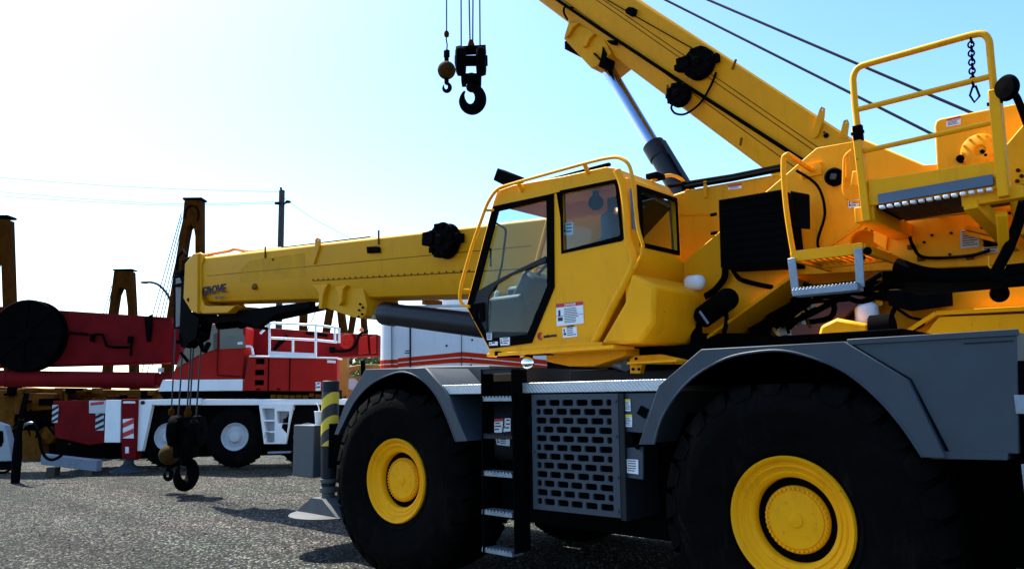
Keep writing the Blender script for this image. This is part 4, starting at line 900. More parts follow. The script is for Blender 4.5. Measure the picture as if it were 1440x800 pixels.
def hook_block(fr, loc, yaw_v, label, S=1.0, ropes=(), group='hook blocks hanging from booms', twist=0.):
    t = thing('hook_block', label, 'hook block', fr, loc, group)
    yv = Vector(yaw_v).normalized(); nv = Vector((-yv.y, yv.x, 0)); O = Vector((0, 0, 0))
    m = MB()   # cheek plates and sheave guards
    for k, (dx, dz) in enumerate(((-.21, .0), (.2, -.01))):
        c0 = yv * dx * S + Vector((0, 0, 1.12 * S + dz * S)); m.lathe(c0 - yv * .1 * S, yv, [(0, 0), (.22 * S, 0), (.29 * S, .03 * S), (.30 * S, .10 * S), (.27 * S, .19 * S), (.2 * S, .2 * S), (0, .2 * S)], 22)
    m.bar(yv * -.33 * S + Vector((0, 0, 1.12 * S)), yv * .33 * S + Vector((0, 0, 1.12 * S)), .16 * S, .16 * S)
    m.bar(yv * -.3 * S + Vector((0, 0, 1.33 * S)), yv * .3 * S + Vector((0, 0, 1.36 * S)), .3 * S, .06 * S)
    m.build('sheave_cheek', BLK, t)
    m = MB()
    for dx in (-.15, .15): m.bar(yv * dx * S * 1.1 + Vector((0, 0, 1.05 * S)), yv * dx * S + Vector((0, 0, .62 * S)), .09 * S, .26 * S, nv)
    m.bar(yv * -.2 * S + Vector((0, 0, .74 * S)), yv * .2 * S + Vector((0, 0, .74 * S)), .2 * S, .16 * S); m.build('trunnion', BLK, t, .01)
    m = MB(); m.lathe(Vector((0, 0, 1.36 * S)), (0, 0, 1), [(0, 0), (.06 * S, 0), (.07 * S, .1 * S), (.04 * S, .2 * S), (0, .2 * S)], 12); m.build('rope_wedge', RUST, t)
    m = MB(); hook_mb(m, Vector((0, 0, .56 * S)), .56 * S, Matrix.Rotation(twist, 3, 'Z') @ yv); m.build('hook', BLK, t)
    if ropes:
        m = MB()
        for dx0, dx1, h in ropes: m.cyl(yv * dx0 * S + Vector((0, 0, 1.36 * S)), yv * dx1 * S + Vector((0, 0, h)), .016, n=6)
        m.build('hoist_rope', ROPE, t)
    return t
def overhaul_ball(fr, loc, yaw_v, label, h, S=1.0):
    t = thing('overhaul_ball', label, 'overhaul ball', fr, loc, 'overhaul balls hanging beside hook blocks'); yv = Vector(yaw_v).normalized()
    m = MB(); m.sphere((0, 0, .52 * S), .2 * S, 22); m.build('ball', BALL, t)
    m = MB(); m.cyl((0, 0, .70 * S), (0, 0, .82 * S), .05 * S, n=10); m.box((-.05 * S, -.04 * S, .82 * S), (.06 * S, .04 * S, .98 * S)); m.cyl((0, 0, .22 * S), (0, 0, .34 * S), .05 * S, n=10); m.build('swivel', BLK, t)
    m = MB(); hook_mb(m, Vector((0, 0, .22 * S)), .22 * S, yv); m.build('hook', BLK, t)
    m = MB(); m.lathe((0, 0, 1.3 * S), (0, 0, 1), [(0, 0), (.05, .01), (.06, .08), (.04, .13), (0, .14)], 10); m.build('rope_clamp', RUST, t)
    m = MB(); m.tube([(0, 0, .95 * S), (.02, 0, 1.1), (-.03, .02, 1.25 * S), (0, 0, 1.42 * S), (0, 0, h)], .015, 6); m.build('hoist_rope', ROPE, t)
    return t
vd = (RTH.x, RTH.y, 0)
hb = P(259, 690, 1.67)
topz = P(262, 470, BV).z - hb.z
hook_block(W, (hb.x, 1.67, max(.0, hb.z)), vd, 'black hook block of the lowered boom with its hook just touching the gravel', .98, ((-.18, -.16, topz), (-.02, .0, topz), (.03, .05, topz), (.16, .2, topz)), twist=1.1)
ob = P(236, 676, 1.67); overhaul_ball(W, (ob.x, 1.67, ob.z), vd, 'overhaul ball hanging just above the gravel beside the grounded hook block', P(246, 460, 1.67).z - ob.z, .95)
m = MB()

# ================================================================== second crane, parked behind, boom raised
D2 = Vector((.75, 4.2, 0)); CR2 = thing('rough_terrain_crane', 'yellow crane parked behind the cab crane, its boom raised high into the sky', 'crane', W, tuple(D2), group='yellow rough terrain cranes')
for o in kids(CR):
    n_ = o.name.split('.')[0]
    if n_ in ('wheel', 'axle', 'chassis_frame', 'fender', 'deck', 'slewing_ring', 'turret_base', 'side_box'): copy_tree(o, CR2)
def L2(p): return Vector((p.x - D2.x, p.y - D2.y, p.z))
def build2(mb, name, m_, parent=CR2, bev=0): mb.v = [(x - D2.x, y - D2.y, z) for x, y, z in mb.v]; return mb.build(name, m_, parent, bev)
B2V = 5.5; B2HW = .42; B2C = B2V + B2HW
A2_ = P(905, 3, B2V); E2_ = P(1160, 170, B2V); l = math.hypot(E2_.x - A2_.x, E2_.z - A2_.z); d2 = ((A2_.x - E2_.x) / l, (A2_.z - E2_.z) / l)
p2 = (d2[1], -d2[0]); p2 = p2 if p2[1] < 0 else (-p2[0], -p2[1])
dep2 = lambda x, y: (lambda q: (q.x - E2_.x) * p2[0] + (q.z - E2_.z) * p2[1])(P(x, y, B2V))
tt2 = lambda x, y: (lambda q: (q.x - E2_.x) * d2[0] + (q.z - E2_.z) * d2[1])(P(x, y, B2V))
db2 = (dep2(960, 159) + dep2(1060, 224)) / 2; dc2 = (dep2(900, 100) + dep2(1000, 172)) / 2 ; dc2 = db2 * .74
HK = P(663, 100, 6.0); LB2 = (E2_.x - HK.x) / -d2[0] if False else (HK.x - E2_.x) / d2[0]
print('boom2', d2, db2, 'len', LB2, 'hook', HK)
S2 = (E2_.x - d2[0] * 3.0, E2_.z - d2[1] * 3.0)
def BP2(t, dn, v): return Vector((E2_.x + d2[0] * t + p2[0] * dn, v, E2_.z + d2[1] * t + p2[1] * dn))
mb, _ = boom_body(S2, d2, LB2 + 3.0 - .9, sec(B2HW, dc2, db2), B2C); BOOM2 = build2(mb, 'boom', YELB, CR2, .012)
mb = MB()
for k in range(3): mb.lathe(BP2(LB2 - .25, db2 * .95, B2C - .3 + .22 * k), (0, 1, 0), [(.04, 0), (.3, 0), (.34, -.03), (.31, .04), (.34, .1), (.04, .1)], 24)
for k in range(3): mb.lathe(BP2(LB2 - .3, .05, B2C - .3 + .22 * k), (0, 1, 0), [(.04, 0), (.24, 0), (.28, -.03), (.25, .04), (.28, .1), (.04, .1)], 24)
for v in (B2C - .42, B2C + .40):
    q_ = [BP2(LB2 - 1.0, 0, 0), BP2(LB2 - .2, -.1, 0), BP2(LB2 + .05, db2 * .9, 0), BP2(LB2 - .3, db2 + .2, 0), BP2(LB2 - 1.0, db2, 0)]; mb.prism([(p.x, p.z) for p in q_], v, v + .04)
build2(mb, 'boom_head', BLK, BOOM2)
mb = MB()
for dn in (.26, .31, dc2 - .02): mb.tube([BP2(-1.5, dn * db2 / .78 if dn < .5 else dn, B2V - .002), BP2(LB2 - 1, dn * db2 / .78 if dn < .5 else dn, B2V - .002)], .007, 5)
build2(mb, 'weld_seam', OCH, BOOM2)
mb = MB(); hp = [P(x, y, B2V - .03) for x, y in ((792, 6), (845, 42), (990, 137), (1110, 214))]; mb.tube([hp[0] + (hp[0] - hp[1]).normalized() * 3] + hp + [hp[-1] + (hp[-1] - hp[-2]) * .3], .028, 8)
mb.tube(spline([P(x, y, B2V - .03) for x, y in ((806, 12), (795, 10), (793, 18), (798, 28))]), .02, 7); mb.tube(spline([P(x, y, B2V - .04) for x, y in ((1007, 102), (1000, 120), (985, 145), (965, 160), (950, 160), (944, 152), (947, 146))]), .018, 7)
mb.tube([P(x, y, B2V - .02) for x, y in ((850, -2), (884, 18), (985, 75))], .009, 6); build2(mb, 'boom_hose', BLK, BOOM2)
mb = MB(); mb.prism(W.poly([(879, 14), (884, 10), (891, 11), (889, 20), (884, 21), (880, 19)], B2V - .12), B2V - .12, B2V); mb.prism(W.poly([(853, 57), (864, 57), (864, 62), (856, 61)], B2V - .1), B2V - .1, B2V); build2(mb, 'hose_clamp', BLK, BOOM2)
for x, y, r in ((987, 92, 21), (959, 136, 15)):
    c = P(x, y, B2V); o = reel(None, c, P(x + r, y, B2V).x - c.x, box=(r > 18)); o.data.transform(Matrix.Translation(-D2)); o.parent = BOOM2
mb = MB()
for a, b in (((939, 120), (938, 132)), ((1043, 194), (1041, 205)), ((1035, 84), (1030, 98))): mb.bar(P(*a, B2V - .01), P(*b, B2V - .01), .03, .02, (0, 1, 0))
build2(mb, 'rope_guide', OCH, BOOM2)
for px, hole in (([(1152, 155), (1155, 150), (1159, 152), (1158, 166), (1150, 190), (1145, 194), (1141, 192)], (1155.5, 154, 1.6)), ([(1181, 190), (1186, 170), (1191, 168), (1193, 173), (1190, 195)], (1189, 172, 1.4))):
    mb = MB(); mb.prism(W.poly(px, B2V - .05), B2V - .05, B2V - .01, [W.poly(pxc(*hole, n=10), B2V - .05)]); build2(mb, 'lifting_lug', YELB, BOOM2)
mb = MB(); c = P(1162, 191, B2V); mb.cyl(c, c - Vector((0, .02, 0)), .035, n=12); build2(mb, 'hole_plug', BLK, BOOM2)
mb = MB(); mb.prism(W.poly([(800, 30), (845, 48), (860, 75), (836, 95), (831, 96), (793, 55), (794, 50)], B2V + .05), B2V + .05, B2V + .8)
for px in ([(800, 33), (814, 32), (806, 38), (799, 50), (794, 53), (797, 40)], [(826, 49), (836, 47), (829, 54), (824, 65), (818, 66), (822, 54)]): mb.prism(W.poly(px, B2V - .02), B2V - .02, B2V + .05)
build2(mb, 'lift_bracket', YELB, BOOM2, .01)
mb = MB(); c = P(800, 60, B2V + .1); mb.box((c.x - .1, c.y, c.z - .1), (c.x + .12, c.y + .5, c.z + .05)); c = P(846, 82, B2V + .03)
for k in range(5): mb.cyl(P(836 + k * 2, 76 + k * 2, B2V + .04), P(836 + k * 2, 76 + k * 2, B2V), .02, n=8)
mb.prism(W.poly([(848, 66), (853, 76), (850, 92), (842, 94), (846, 80)], B2V + .03), B2V + .02, B2V + .3); build2(mb, 'cylinder_clevis', BLK, BOOM2)
a = P(848, 86, B2C); b = P(918, 203, B2C); ax = (b - a).normalized(); rr_ = 0.118
mb = MB(); mb.cyl(a, b, rr_, n=32); rod_mb = mb
mb = MB(); e = b + ax * 3.6; mb.lathe(b, ax, [(0, 0), (.14, 0), (.19, .02), (.19, .3), (.172, .32), (.172, 3.4), (.0, 3.5)], 36); mb.bar(b + Vector((.18, -.1, .14)) + ax * .2, b + Vector((.18, -.1, .14)) + ax * 2.5, .05, .05); mb.tube([b + ax * .3 + Vector((.2, -.05, .04)), b + ax * 2.6 + Vector((.2, -.05, .04))], .03, 8)
lc2 = build2(mb, 'lift_cylinder', MATS['cylinder_grey_paint'], CR2); build2(rod_mb, 'rod', CHR, lc2)
# turret plate of the crane behind, seen above the front crane's rear fender
T2 = 5.25
TP2 = [(1120, 510), (1240, 395), (1262, 330), (1300, 300), (1600, 300), (1600, 480), (1440, 500), (1280, 520)]
mb = MB(); mb.prism(W.poly(TP2, T2), T2, T2 + .06, [W.poly(pxc(1405, 412, 15, 13), T2)]); tp2 = build2(mb, 'turret_plate', YEL, CR2, .008)
mb = MB(); mb.prism([(x, z) for x, z in W.poly(TP2, T2)], T2 + 1.1, T2 + 1.16); build2(mb, 'turret_plate', YEL, CR2)
mb = MB(); mb.bar(P(1262, 478, T2 - .1), P(1320, 441, T2 - .1), .25, .05); mb.bar(P(1320, 441, T2 - .1), P(1500, 432, T2 - .1), .25, .05); mb.bar(P(1130, 492, T2 - .06), P(1242, 395, T2 - .06), .14, .04); build2(mb, 'turret_flange', YEL, tp2, .004)
mb = MB(); mb.prism(W.poly([(1283, 492), (1320, 446), (1560, 436), (1560, 500)], T2 - .2), T2 - .2, T2 - .1); build2(mb, 'lower_plate', YEL, CR2)
mb = MB(); mb.tube(spline([P(x, y, T2 + .15) for x, y in ((1392, 402), (1402, 412), (1412, 426))]), .05, 8); mb.prism(W.poly([(1245, 405), (1332, 394), (1334, 428), (1275, 436), (1252, 430)], T2 - .25), T2 - .3, T2 - .05); mb.cyl(P(1226, 462, T2 - .35), P(1256, 459, T2 - .35), .16, n=20)
for pts, r in ((((1200, 408), (1225, 415), (1250, 418)), .05), (((1260, 430), (1252, 446), (1245, 455)), .03), (((1262, 434), (1280, 446), (1296, 450), (1296, 458), (1270, 468), (1252, 466)), .018), (((1205, 395), (1230, 392), (1300, 385)), .06)): mb.tube(spline([P(x, y, T2 - .2) for x, y in pts]), r, 8)
build2(mb, 'valve_and_hoses', BLK, CR2)
mb = MB(); mb.prism(W.poly([(1147, 482), (1153, 458), (1176, 447), (1220, 455), (1224, 476), (1222, 490), (1147, 490)], T2 - .5), T2 - .5, T2 + .1); build2(mb, 'orange_housing', YEL, CR2, .04)
mb = MB(); mb.prism(W.poly([(1068, 482), (1104, 425), (1180, 390), (1238, 393), (1150, 485)], T2 - .35), T2 - .35, T2 - .1); build2(mb, 'inner_plate', mat('shaded_yellow_maroon', (.045, .010, .006), .7, var=.3), CR2)  # maroon is yellow paint with its shade put into the colour
mb = MB(); mb.box((3.2, 5.5, 1.95), (6.5, 6.3, 3.1)); build2(mb, 'upper_frame', BLK, CR2, .02)
mb = MB(); c = P(1219, 442, T2 - .2); mb.lathe(c - Vector((0, 0, .13)), (0, 0, 1), [(0, 0), (.13, 0), (.14, .05), (.14, .22), (.1, .27), (0, .28)], 20); build2(mb, 'white_reservoir', WHT, CR2)
mb = MB(); c = P(1240, 412, T2 - .1); mb.bar(P(1236, 400, T2 - .15), P(1238, 430, T2 - .15), .08, .08); build2(mb, 'bracket', YEL, CR2)
# hoist ropes running down to the winches
mb = MB()
for A_, B_ in (((935, 0), (1345, 206)), ((995, 0), (1420, 182))):
    a, b = P(*A_, B2C), P(*B_, B2C); k_ = (BP2(LB2 - .3, 0, 0).x - a.x) / (a - b).x; mb.cyl(a + (a - b) * k_, b, .02, n=6)
build2(mb, 'hoist_rope', ROPE, CR2)
# hook block and ball of the raised boom
ht = BP2(LB2 - .3, db2, B2C).z; hk = P(663, 161, B2C)
hook_block(W, (hk.x, B2C, hk.z), vd, 'black hook block hanging against the sky from the raised boom', 1.06, ((-.2, -.2, ht - hk.z), (-.02, -.06, ht - hk.z), (.03, .06, ht - hk.z), (.18, .18, ht - hk.z)))
ok_ = P(628, 131, B2C); overhaul_ball(W, (ok_.x, B2C, ok_.z), vd, 'mottled yellow and black overhaul ball hanging against the sky beside the hook block', ht - ok_.z + .3)
# ================================================================== red truck crane across the yard
R = facing(19.5, 330)
RC = thing('truck_crane', 'red and white truck crane parked across the yard, black hose reel on its boom', 'crane', R)
def rp(px, v0, v1, name, m_, parent=RC, bev=.01, holes=(), trace=None):
    mb = MB(); mb.prism(R.poly(px, v0 if trace is None else trace), v0, v1, [R.poly(h, v0 if trace is None else trace) for h in holes]); return mb.build(name, m_, parent, bev)
rp([(195, 562), (575, 560.5), (575, 568.5), (195, 570)], 0, 2.6, 'deck', WHT)
rp([(150, 570), (600, 569), (600, 612), (150, 625)], .35, 2.2, 'chassis_frame', BLK); rp([(205, 571), (366, 570), (366, 600), (205, 600)], .3, .4, 'wheel_arch', BLK); rp([(410, 570), (600, 569), (600, 630), (410, 634)], .3, 2.2, 'side_tank', BLK)
def twheel(px, py):
    c = R.P(px, py, .05); t = MB(); t.lathe((c.x, .05, c.z), (0, 1, 0), [(.34, .06), (.36, 0), (.55, -.02), (.68, .01), (.74, .06), (.75, .2), (.74, .36), (.66, .42), (.34, .4)], 48)
    for k in range(30):
        a = 2 * math.pi * k / 30; t.bar((c.x + .75 * math.cos(a), .08, c.z + .75 * math.sin(a)), (c.x + .75 * math.cos(a + .06), .38, c.z + .75 * math.sin(a + .06)), .05, .03)
    w = MB(); w.lathe((c.x, .05, c.z), (0, 1, 0), [(.35, .3), (.35, .02), (.338, -.01), (.32, .0), (.30, .05), (.26, .07), (.23, .05), (.17, .05), (.14, -.01), (.12, -.04), (.04, -.05), (0, -.05)], 40)
    for k in range(10): a = 2 * math.pi * k / 10; w.cyl((c.x + .2 * math.cos(a), .1, c.z + .2 * math.sin(a)), (c.x + .2 * math.cos(a), .07, c.z + .2 * math.sin(a)), .018, n=6)
    wo = w.build('wheel', WHTD, RC); t.build('tyre', RUB, wo)
for px in (330, 236, 432, 536): twheel(px, 614)
# access cabinet with steps
rp([(364, 568), (412, 568), (402, 624), (371, 624)], -.06, .2, 'step_cabinet', WHT, holes=[[(368, 574), (386, 574), (386, 590), (371, 590)], [(371, 592.5), (386, 592.5), (386, 606), (373, 606)], [(373, 608.5), (386, 608.5), (386, 622), (374, 622)], [(389, 578), (407, 578), (405, 595), (390, 595)]])
rp([(364, 569), (411, 569), (402, 623), (372, 623)], .2, .25, 'cabinet_back', WHTD)
rp([(150, 572), (560, 571), (560, 636), (150, 645)], .9, 2.0, 'running_gear', BLK); rp([(78, 612), (192, 600), (192, 646), (80, 640)], .3, 1.8, 'carrier_underframe', BLK); rp([(376, 635), (408, 634), (408, 637), (376, 638)], -.1, .2, 'lower_step', GAL)
# left end: counterweight, panels, outrigger post
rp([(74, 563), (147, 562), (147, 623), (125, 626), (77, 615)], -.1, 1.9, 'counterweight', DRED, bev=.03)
cwt = kids(RC)[-1]
def stripes(parent, px, v, n, m_a, m_b):
    c = [R.P(x, y, v) for x, y in px]; mb = MB()
    def pt(s, t): return c[0].lerp(c[1], s).lerp(c[3].lerp(c[2], s), t)
    def quad(pts, y0, y1): q = [pt(*p) for p in pts]; mb.loft([[Vector((p.x, p.y + y1, p.z)) for p in q], [Vector((p.x, p.y + y0, p.z)) for p in q]])
    quad([(0, 0), (1, 0), (1, 1), (0, 1)], 0, -.008); mb.mat(1)
    for k in range(n):
        t = k / n; h = .5 / n; sl = .22
        quad([(0, min(1, t + sl)), (1, max(0, t - .0)), (1, min(1, t + h)), (0, min(1, t + sl + h))], -.008, -.012)
    return mb.build('hazard_stripes', [m_a, m_b], parent, smooth=0)
stripes(cwt, [(74, 569), (83, 569), (81, 594), (73, 594)], -.12, 3, WHTD, DGREY); stripes(cwt, [(135, 579), (146, 579), (146, 605), (134, 605)], -.12, 3, WHTD, DGREY)
rp([(125, 563), (148, 563), (148, 581), (125, 581)], -.16, -.1, 'grey_panel', WHTD); rp([(127, 566), (146, 564), (146, 568), (127, 570)], -.17, -.16, 'tail_lamp', REDI)
rp([(148.5, 562), (170, 562), (169, 622), (146.5, 622)], -.2, .1, 'white_panel', WHT)
rp([(171, 561), (193.5, 561), (191, 645), (171, 645)], -.22, .1, 'outrigger_post', DRED); pst = kids(RC)[-1]
stripes(pst, [(173, 589), (188, 588), (188, 616), (173, 616)], -.23, 2, STK, REDI); rp([(173, 564), (190, 564), (190, 567), (173, 567)], -.23, -.22, 'label_plate', STK, pst); rp([(176, 628), (181, 628), (181, 637), (176, 637)], -.23, -.22, 'label_plate', STK, pst)
rp([(194, 562), (282, 560), (282, 569), (214, 569), (200, 634), (192, 634)], -.15, .0, 'side_panel', WHT); m = MB(); c = R.P(201, 566, -.15); m.cyl(c, c - Vector((0, .02, 0)), .05, n=14); m.build('panel_ring', DGREY, RC)
m = MB(); c = R.P(175, 656, -.1); m.lathe((c.x, .1, .0), (0, 0, 1), [(0, 0), (.42, 0), (.42, .05), (.2, .13), (.12, .2), (.12, .6)], 28); m.build('outrigger_float', GREY, RC)
# superstructure
rp([(222, 550), (229, 534), (341, 533), (341, 549)], .05, 2.4, 'cab_plinth', WHT); rp([(222, 549), (475, 548), (475, 561), (230, 561)], .3, .8, 'slewing_base', BLK)
m = MB(); rr = random.Random(5)
for k in range(9): x = 385 + k * 9; p_ = R.P(x, 556 + rr.uniform(-1, 2), .28); m.box((p_.x - .06, .2, p_.z - .05), (p_.x + .07, .3, p_.z + .04))
m.build('brown_fitting', OCH, RC)
rp([(240, 534), (252, 500), (284, 455), (341, 455), (346, 462), (341, 533)], .1, .75, 'cab', RED, bev=.03); cb = kids(RC)[-1]
rp([(246, 519), (271, 470), (285, 456), (306, 456.5), (306, 490), (278, 500)], .07, .1, 'windshield', DGLASS, cb, .002); rp([(309, 456.5), (341, 456.5), (344, 489), (309, 491)], .07, .1, 'window', DGLASS, cb, .002)
rp([(300, 470), (306, 467), (306, 490), (300, 493)], .05, .07, 'window_reflection', MATS['khaki_grey_paint'], cb); rp([(310, 473), (343, 471), (344, 487), (310, 489)], .05, .07, 'window_reflection', mat('beige_reflection', (.13, .13, .11), .6), cb); rp([(334, 481), (341, 480.5), (341, 484), (334, 484.5)], .045, .05, 'label_plate', STK, cb)  # flat khaki and beige panels paint the reflection on the cab windows
m = MB(); m.bar(R.P(307.5, 456, .06), R.P(305, 525, .06), .025, .03, (0, 1, 0)); m.build('door_seam', DRED, cb)
rp([(305, 526), (337, 528), (337, 530), (305, 528)], .05, .1, 'door_rail', DRED, cb)
SH = [[(359, 504), (372, 504), (372, 512), (359, 512)], [(358, 519.5), (371.5, 519.5), (371.5, 527.5), (358, 527.5)], [(357.5, 534), (371, 534), (371, 541.5), (357.5, 541.5)]]
rp([(341, 549), (350, 501), (474, 503.5), (474, 550)], .05, .13, 'engine_housing', RED, bev=.0, holes=SH); eh = kids(RC)[-1]
rp([(344, 549), (352, 502), (473, 504), (473, 549)], .2, .6, 'housing_block', RED, bev=.02)
rp([(356, 503), (374, 503), (374, 543), (356, 543)], .15, .19, 'step_recess', BLK, eh)
m = MB()
for A_, B_ in (((378, 502), (377, 549)), ((408, 503), (407, 549))): m.bar(R.P(*A_, .045), R.P(*B_, .045), .02, .03, (0, 1, 0))
for x in (363, 392): m.box(tuple(R.P(x - 3, 548, .03)), tuple(R.P(x + 3, 546, .06)))
m.build('door_seam', BLK, eh)
rp([(460, 506), (472, 507), (472, 510.5), (460, 510)], .04, .05, 'label_plate', STK, eh); rp([(467, 541), (474, 541), (474, 548), (467, 548)], .04, .05, 'label_plate', STK, eh)
rp([(350, 499.5), (474, 502.2), (474, 504.5), (350, 502)], -.02, .6, 'walkway', WHT); 
m = MB(); f = lambda x, y, v=.02: R.P(x, y, v)
for A_, B_ in (((379, 454), (379, 500)), ((444, 457), (444, 502)), ((477, 461), (477, 482)), ((471, 461), (471, 481)), ((412, 477), (412, 501))): m.cyl(f(*A_), f(*B_), .03, n=8)
m.tube(fillet([f(379, 470), f(379, 454), f(444, 457), f(477, 461), f(477, 480)], .1), .03, 8); m.tube([f(379, 475), f(444, 478), f(474, 481)], .03, 8); m.bar(f(366, 469), f(379, 455), .05, .05); m.bar(f(379, 497), f(444, 500), .03, .12); m.tube(fillet([f(346, 487), f(354, 487), f(356, 499)], .1), .03, 8)
m.build('railing', WHT, RC)
# boom, its rear end, cylinder, hoses
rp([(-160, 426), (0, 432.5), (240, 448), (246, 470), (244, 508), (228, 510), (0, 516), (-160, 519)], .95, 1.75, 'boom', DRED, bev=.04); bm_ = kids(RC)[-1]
m = MB(); m.prism(R.poly([(-160, 424), (0, 431), (240, 446.5), (240, 449), (0, 434), (-160, 427)], .93), .93, 1.77); m.prism(R.poly([(0, 505), (228, 501), (228, 504), (0, 509)], .94), .94, .95); m.build('boom_edge', DRED, bm_)
rp([(236, 448), (262, 470), (300, 452), (345, 453), (366, 457), (380, 461), (470, 468), (532, 470), (532, 500), (476, 502), (345, 502), (300, 520), (240, 512)], 1.0, 1.7, 'boom_foot', DRED, bev=.03); bf = kids(RC)[-1]
m = MB(); c = R.P(488, 480, 1.0); m.lathe(c, (0, -1, 0), [(.2, 0), (.2, .05), (.1, .06), (.09, .03), (0, .03)], 24); m.prism(R.poly([(504, 474), (516, 472), (518, 496), (504, 498)], .9), .9, 1.0); m.prism(R.poly([(520, 474), (528, 472), (528, 496), (521, 497)], .9), .9, 1.0); m.build('foot_fitting', RED, bf, .01)
m = MB(); m.tube(spline([R.P(x, y, .9) for x, y in ((470, 494), (490, 493), (500, 485), (506, 470), (518, 465))]), .035, 8); m.prism(R.poly([(463, 488), (470, 488), (470, 496), (463, 496)], .9), .9, 1.0)
for A_, B_ in (((430, 468), (460, 472)), ((385, 492), (405, 472)), ((388, 488), (396, 478))): m.bar(R.P(*A_, .9), R.P(*B_, .9), .06, .08)
m.build('boom_hose', BLK, bf)
m = MB(); c = R.P(508, 466, .8); m.lathe(c, (0, 0, 1), [(0, 0), (.06, 0), (.06, .06), (.03, .1), (0, .1)], 12); m.build('beacon', LAMP, bf)
a = R.P(8, 532, .9); b = R.P(222, 535, .9); r = (R.P(100, 521, .9).z - R.P(100, 544, .9).z) / 2
m = MB(); m.cyl(a - (b - a) * .6, b, r, n=32); m.cyl(b, b + Vector((.6, 0, .1)), r * .7, n=20); m.cyl(a, a + Vector((.12, 0, 0)), r * 1.06, n=32); m.build('lift_cylinder', DRED, RC)
c = R.P(47, 473, .95); rr_ = R.P(97, 473, .95).x - c.x
m = MB(); m.lathe(c, (0, -1, 0), [(rr_ * .3, 0), (rr_ * .95, .0), (rr_, .02), (rr_, .06), (rr_ * .9, .07), (rr_ * .9, .3), (rr_ * .96, .31), (rr_, .34), (rr_ * .97, .37), (rr_ * .92, .35), (rr_ * .2, .36), (rr_ * .18, .42), (0, .42)], 48)
for k in range(8):
    a_ = 2 * math.pi * k / 8; m.bar(c + Vector((rr_ * .15 * math.cos(a_), -.38, rr_ * .15 * math.sin(a_))), c + Vector((rr_ * .95 * math.cos(a_), -.36, rr_ * .95 * math.sin(a_))), .05, .04, (0, 1, 0))
m.build('hose_reel', BLK, RC)
m = MB()
m.tube([R.P(x, y, .85) for x, y in ((84, 471), (100, 468), (112, 469), (124, 470))], .035, 7); m.tube([R.P(x, y, .85) for x, y in ((128, 476), (134, 470), (144, 470), (150, 486), (160, 488), (184, 488), (185, 478), (184, 500))], .035, 7)
m.box(tuple(R.P(126, 480, .8)), tuple(R.P(134, 470, .93))); m.box(tuple(R.P(179, 483, .8)), tuple(R.P(188, 473, .93))); m.prism(R.poly([(203, 447), (213, 442), (212, 462), (210, 480), (206, 480)], .85), .85, .95)
m.build('boom_pipe', BLK, bm_)
m = MB(); c = R.P(225, 520, .7); m.box((c.x - .06, c.y, c.z - .06), (c.x + .06, c.y + .1, c.z + .06)); m.build('white_fitting', WHTD, RC)
# steel beam lying in front of it
G = facing(18.6, 97)
sb_ = thing('steel_beam', 'pale steel beam lying on the gravel in front of the red counterweight', 'beam', G)
a = G.P(58, 634, 0); b = G.P(137, 639, 0); h_ = .22
m = MB(); m.loft([[Vector((a.x, y, z)) for y, z in ((0, .28), (.25, .28), (.25, .52), (0, .52))], [Vector((b.x, y, z)) for y, z in ((0, .10), (.25, .10), (.25, .36), (0, .36))]]); m.build('beam_body', mat('pale_blue_grey_paint', (.17, .20, .25), .6, var=.15, dirt=.5), sb_, .01)
m = MB(); 
for x in (a.x + .25, b.x - .2): m.box((x - .1, 0, 0), (x + .1, .24, .2 if x < 0 else .12))
m.build('timber_block', WOOD, sb_)

# ================================================================== white trailer with orange stripes
T = facing(16.6, 640)
TR = thing('white_trailer', 'white panelled trailer with a rounded corner and twin orange stripes behind the cab', 'trailer', T)
x0 = T.P(530.5, 500, 0).x; zt2 = T.P(600, 433, 0).z; x1 = x0 + 7.5
def footprint(o): 
    r = .45 - o; pts = [(x0 + o + r - r * math.sin(t), o + r - r * math.cos(t)) for t in [math.pi / 2 * (1 - k / 8) for k in range(9)]]
    return pts + [(x1 - o, o), (x1 - o, 2.3 - o), (x0 + o, 2.3 - o)]
m = MB(); fp = footprint(0); m.loft([[Vector((x, y, .55)) for x, y in fp], [Vector((x, y, zt2)) for x, y in fp]]); body = m.build('trailer_body', WHT, TR, .02)
m = MB(); fp = footprint(-.03); m.loft([[Vector((x, y, zt2)) for x, y in fp], [Vector((x, y, zt2 + .06)) for x, y in fp]]); m.build('roof_edge', WHTD, TR)
def band(ys, name, m_, off):   # ys: for x px a list of (x, ytop, ybottom)
    mb = MB(); top = []; bot = []
    pr = [(x, yt, yb) for x, yt, yb in ys]
    front = [(T.P(x, yt, 0), T.P(x, yb, 0)) for x, yt, yb in pr]
    ring0 = []; 
    for (p_, q_) in front:
        xx = max(p_.x, x0 + .45); ring0.append((xx, -off, p_.z, q_.z))
    crv = [(x0 + .45 - (.45 + off) * math.sin(t), .45 - (.45 + off) * math.cos(t)) for t in [math.pi / 2 * (1 - k / 6) for k in range(7)]]
    z0_, z1_ = ring0[0][2], ring0[0][3]; path = [(x, y, z0_ - .0, z1_ - .0) for x, y in crv] + ring0[1:]
    mb.loft([[Vector((x, y, a)), Vector((x, y, b)), Vector((x, y + .006 + off, b)), Vector((x, y + .006 + off, a))] for x, y, a, b in path])
    return mb.build(name, m_, body, smooth=0)
band([(531, 505.6, 511.2), (558, 503.6, 509.2), (628, 497, 503), (650, 494.6, 501), (690, 498, 504.6), (770, 506.4, 512.6), (840, 513, 519)], 'orange_stripe', ORG, .006)
band([(531, 512.6, 517.6), (558, 510.6, 516.2), (628, 504.6, 510.6), (650, 502.8, 509.8), (690, 506.2, 512), (770, 514, 519), (840, 521, 526)], 'orange_stripe', ORG, .006)
m = MB()
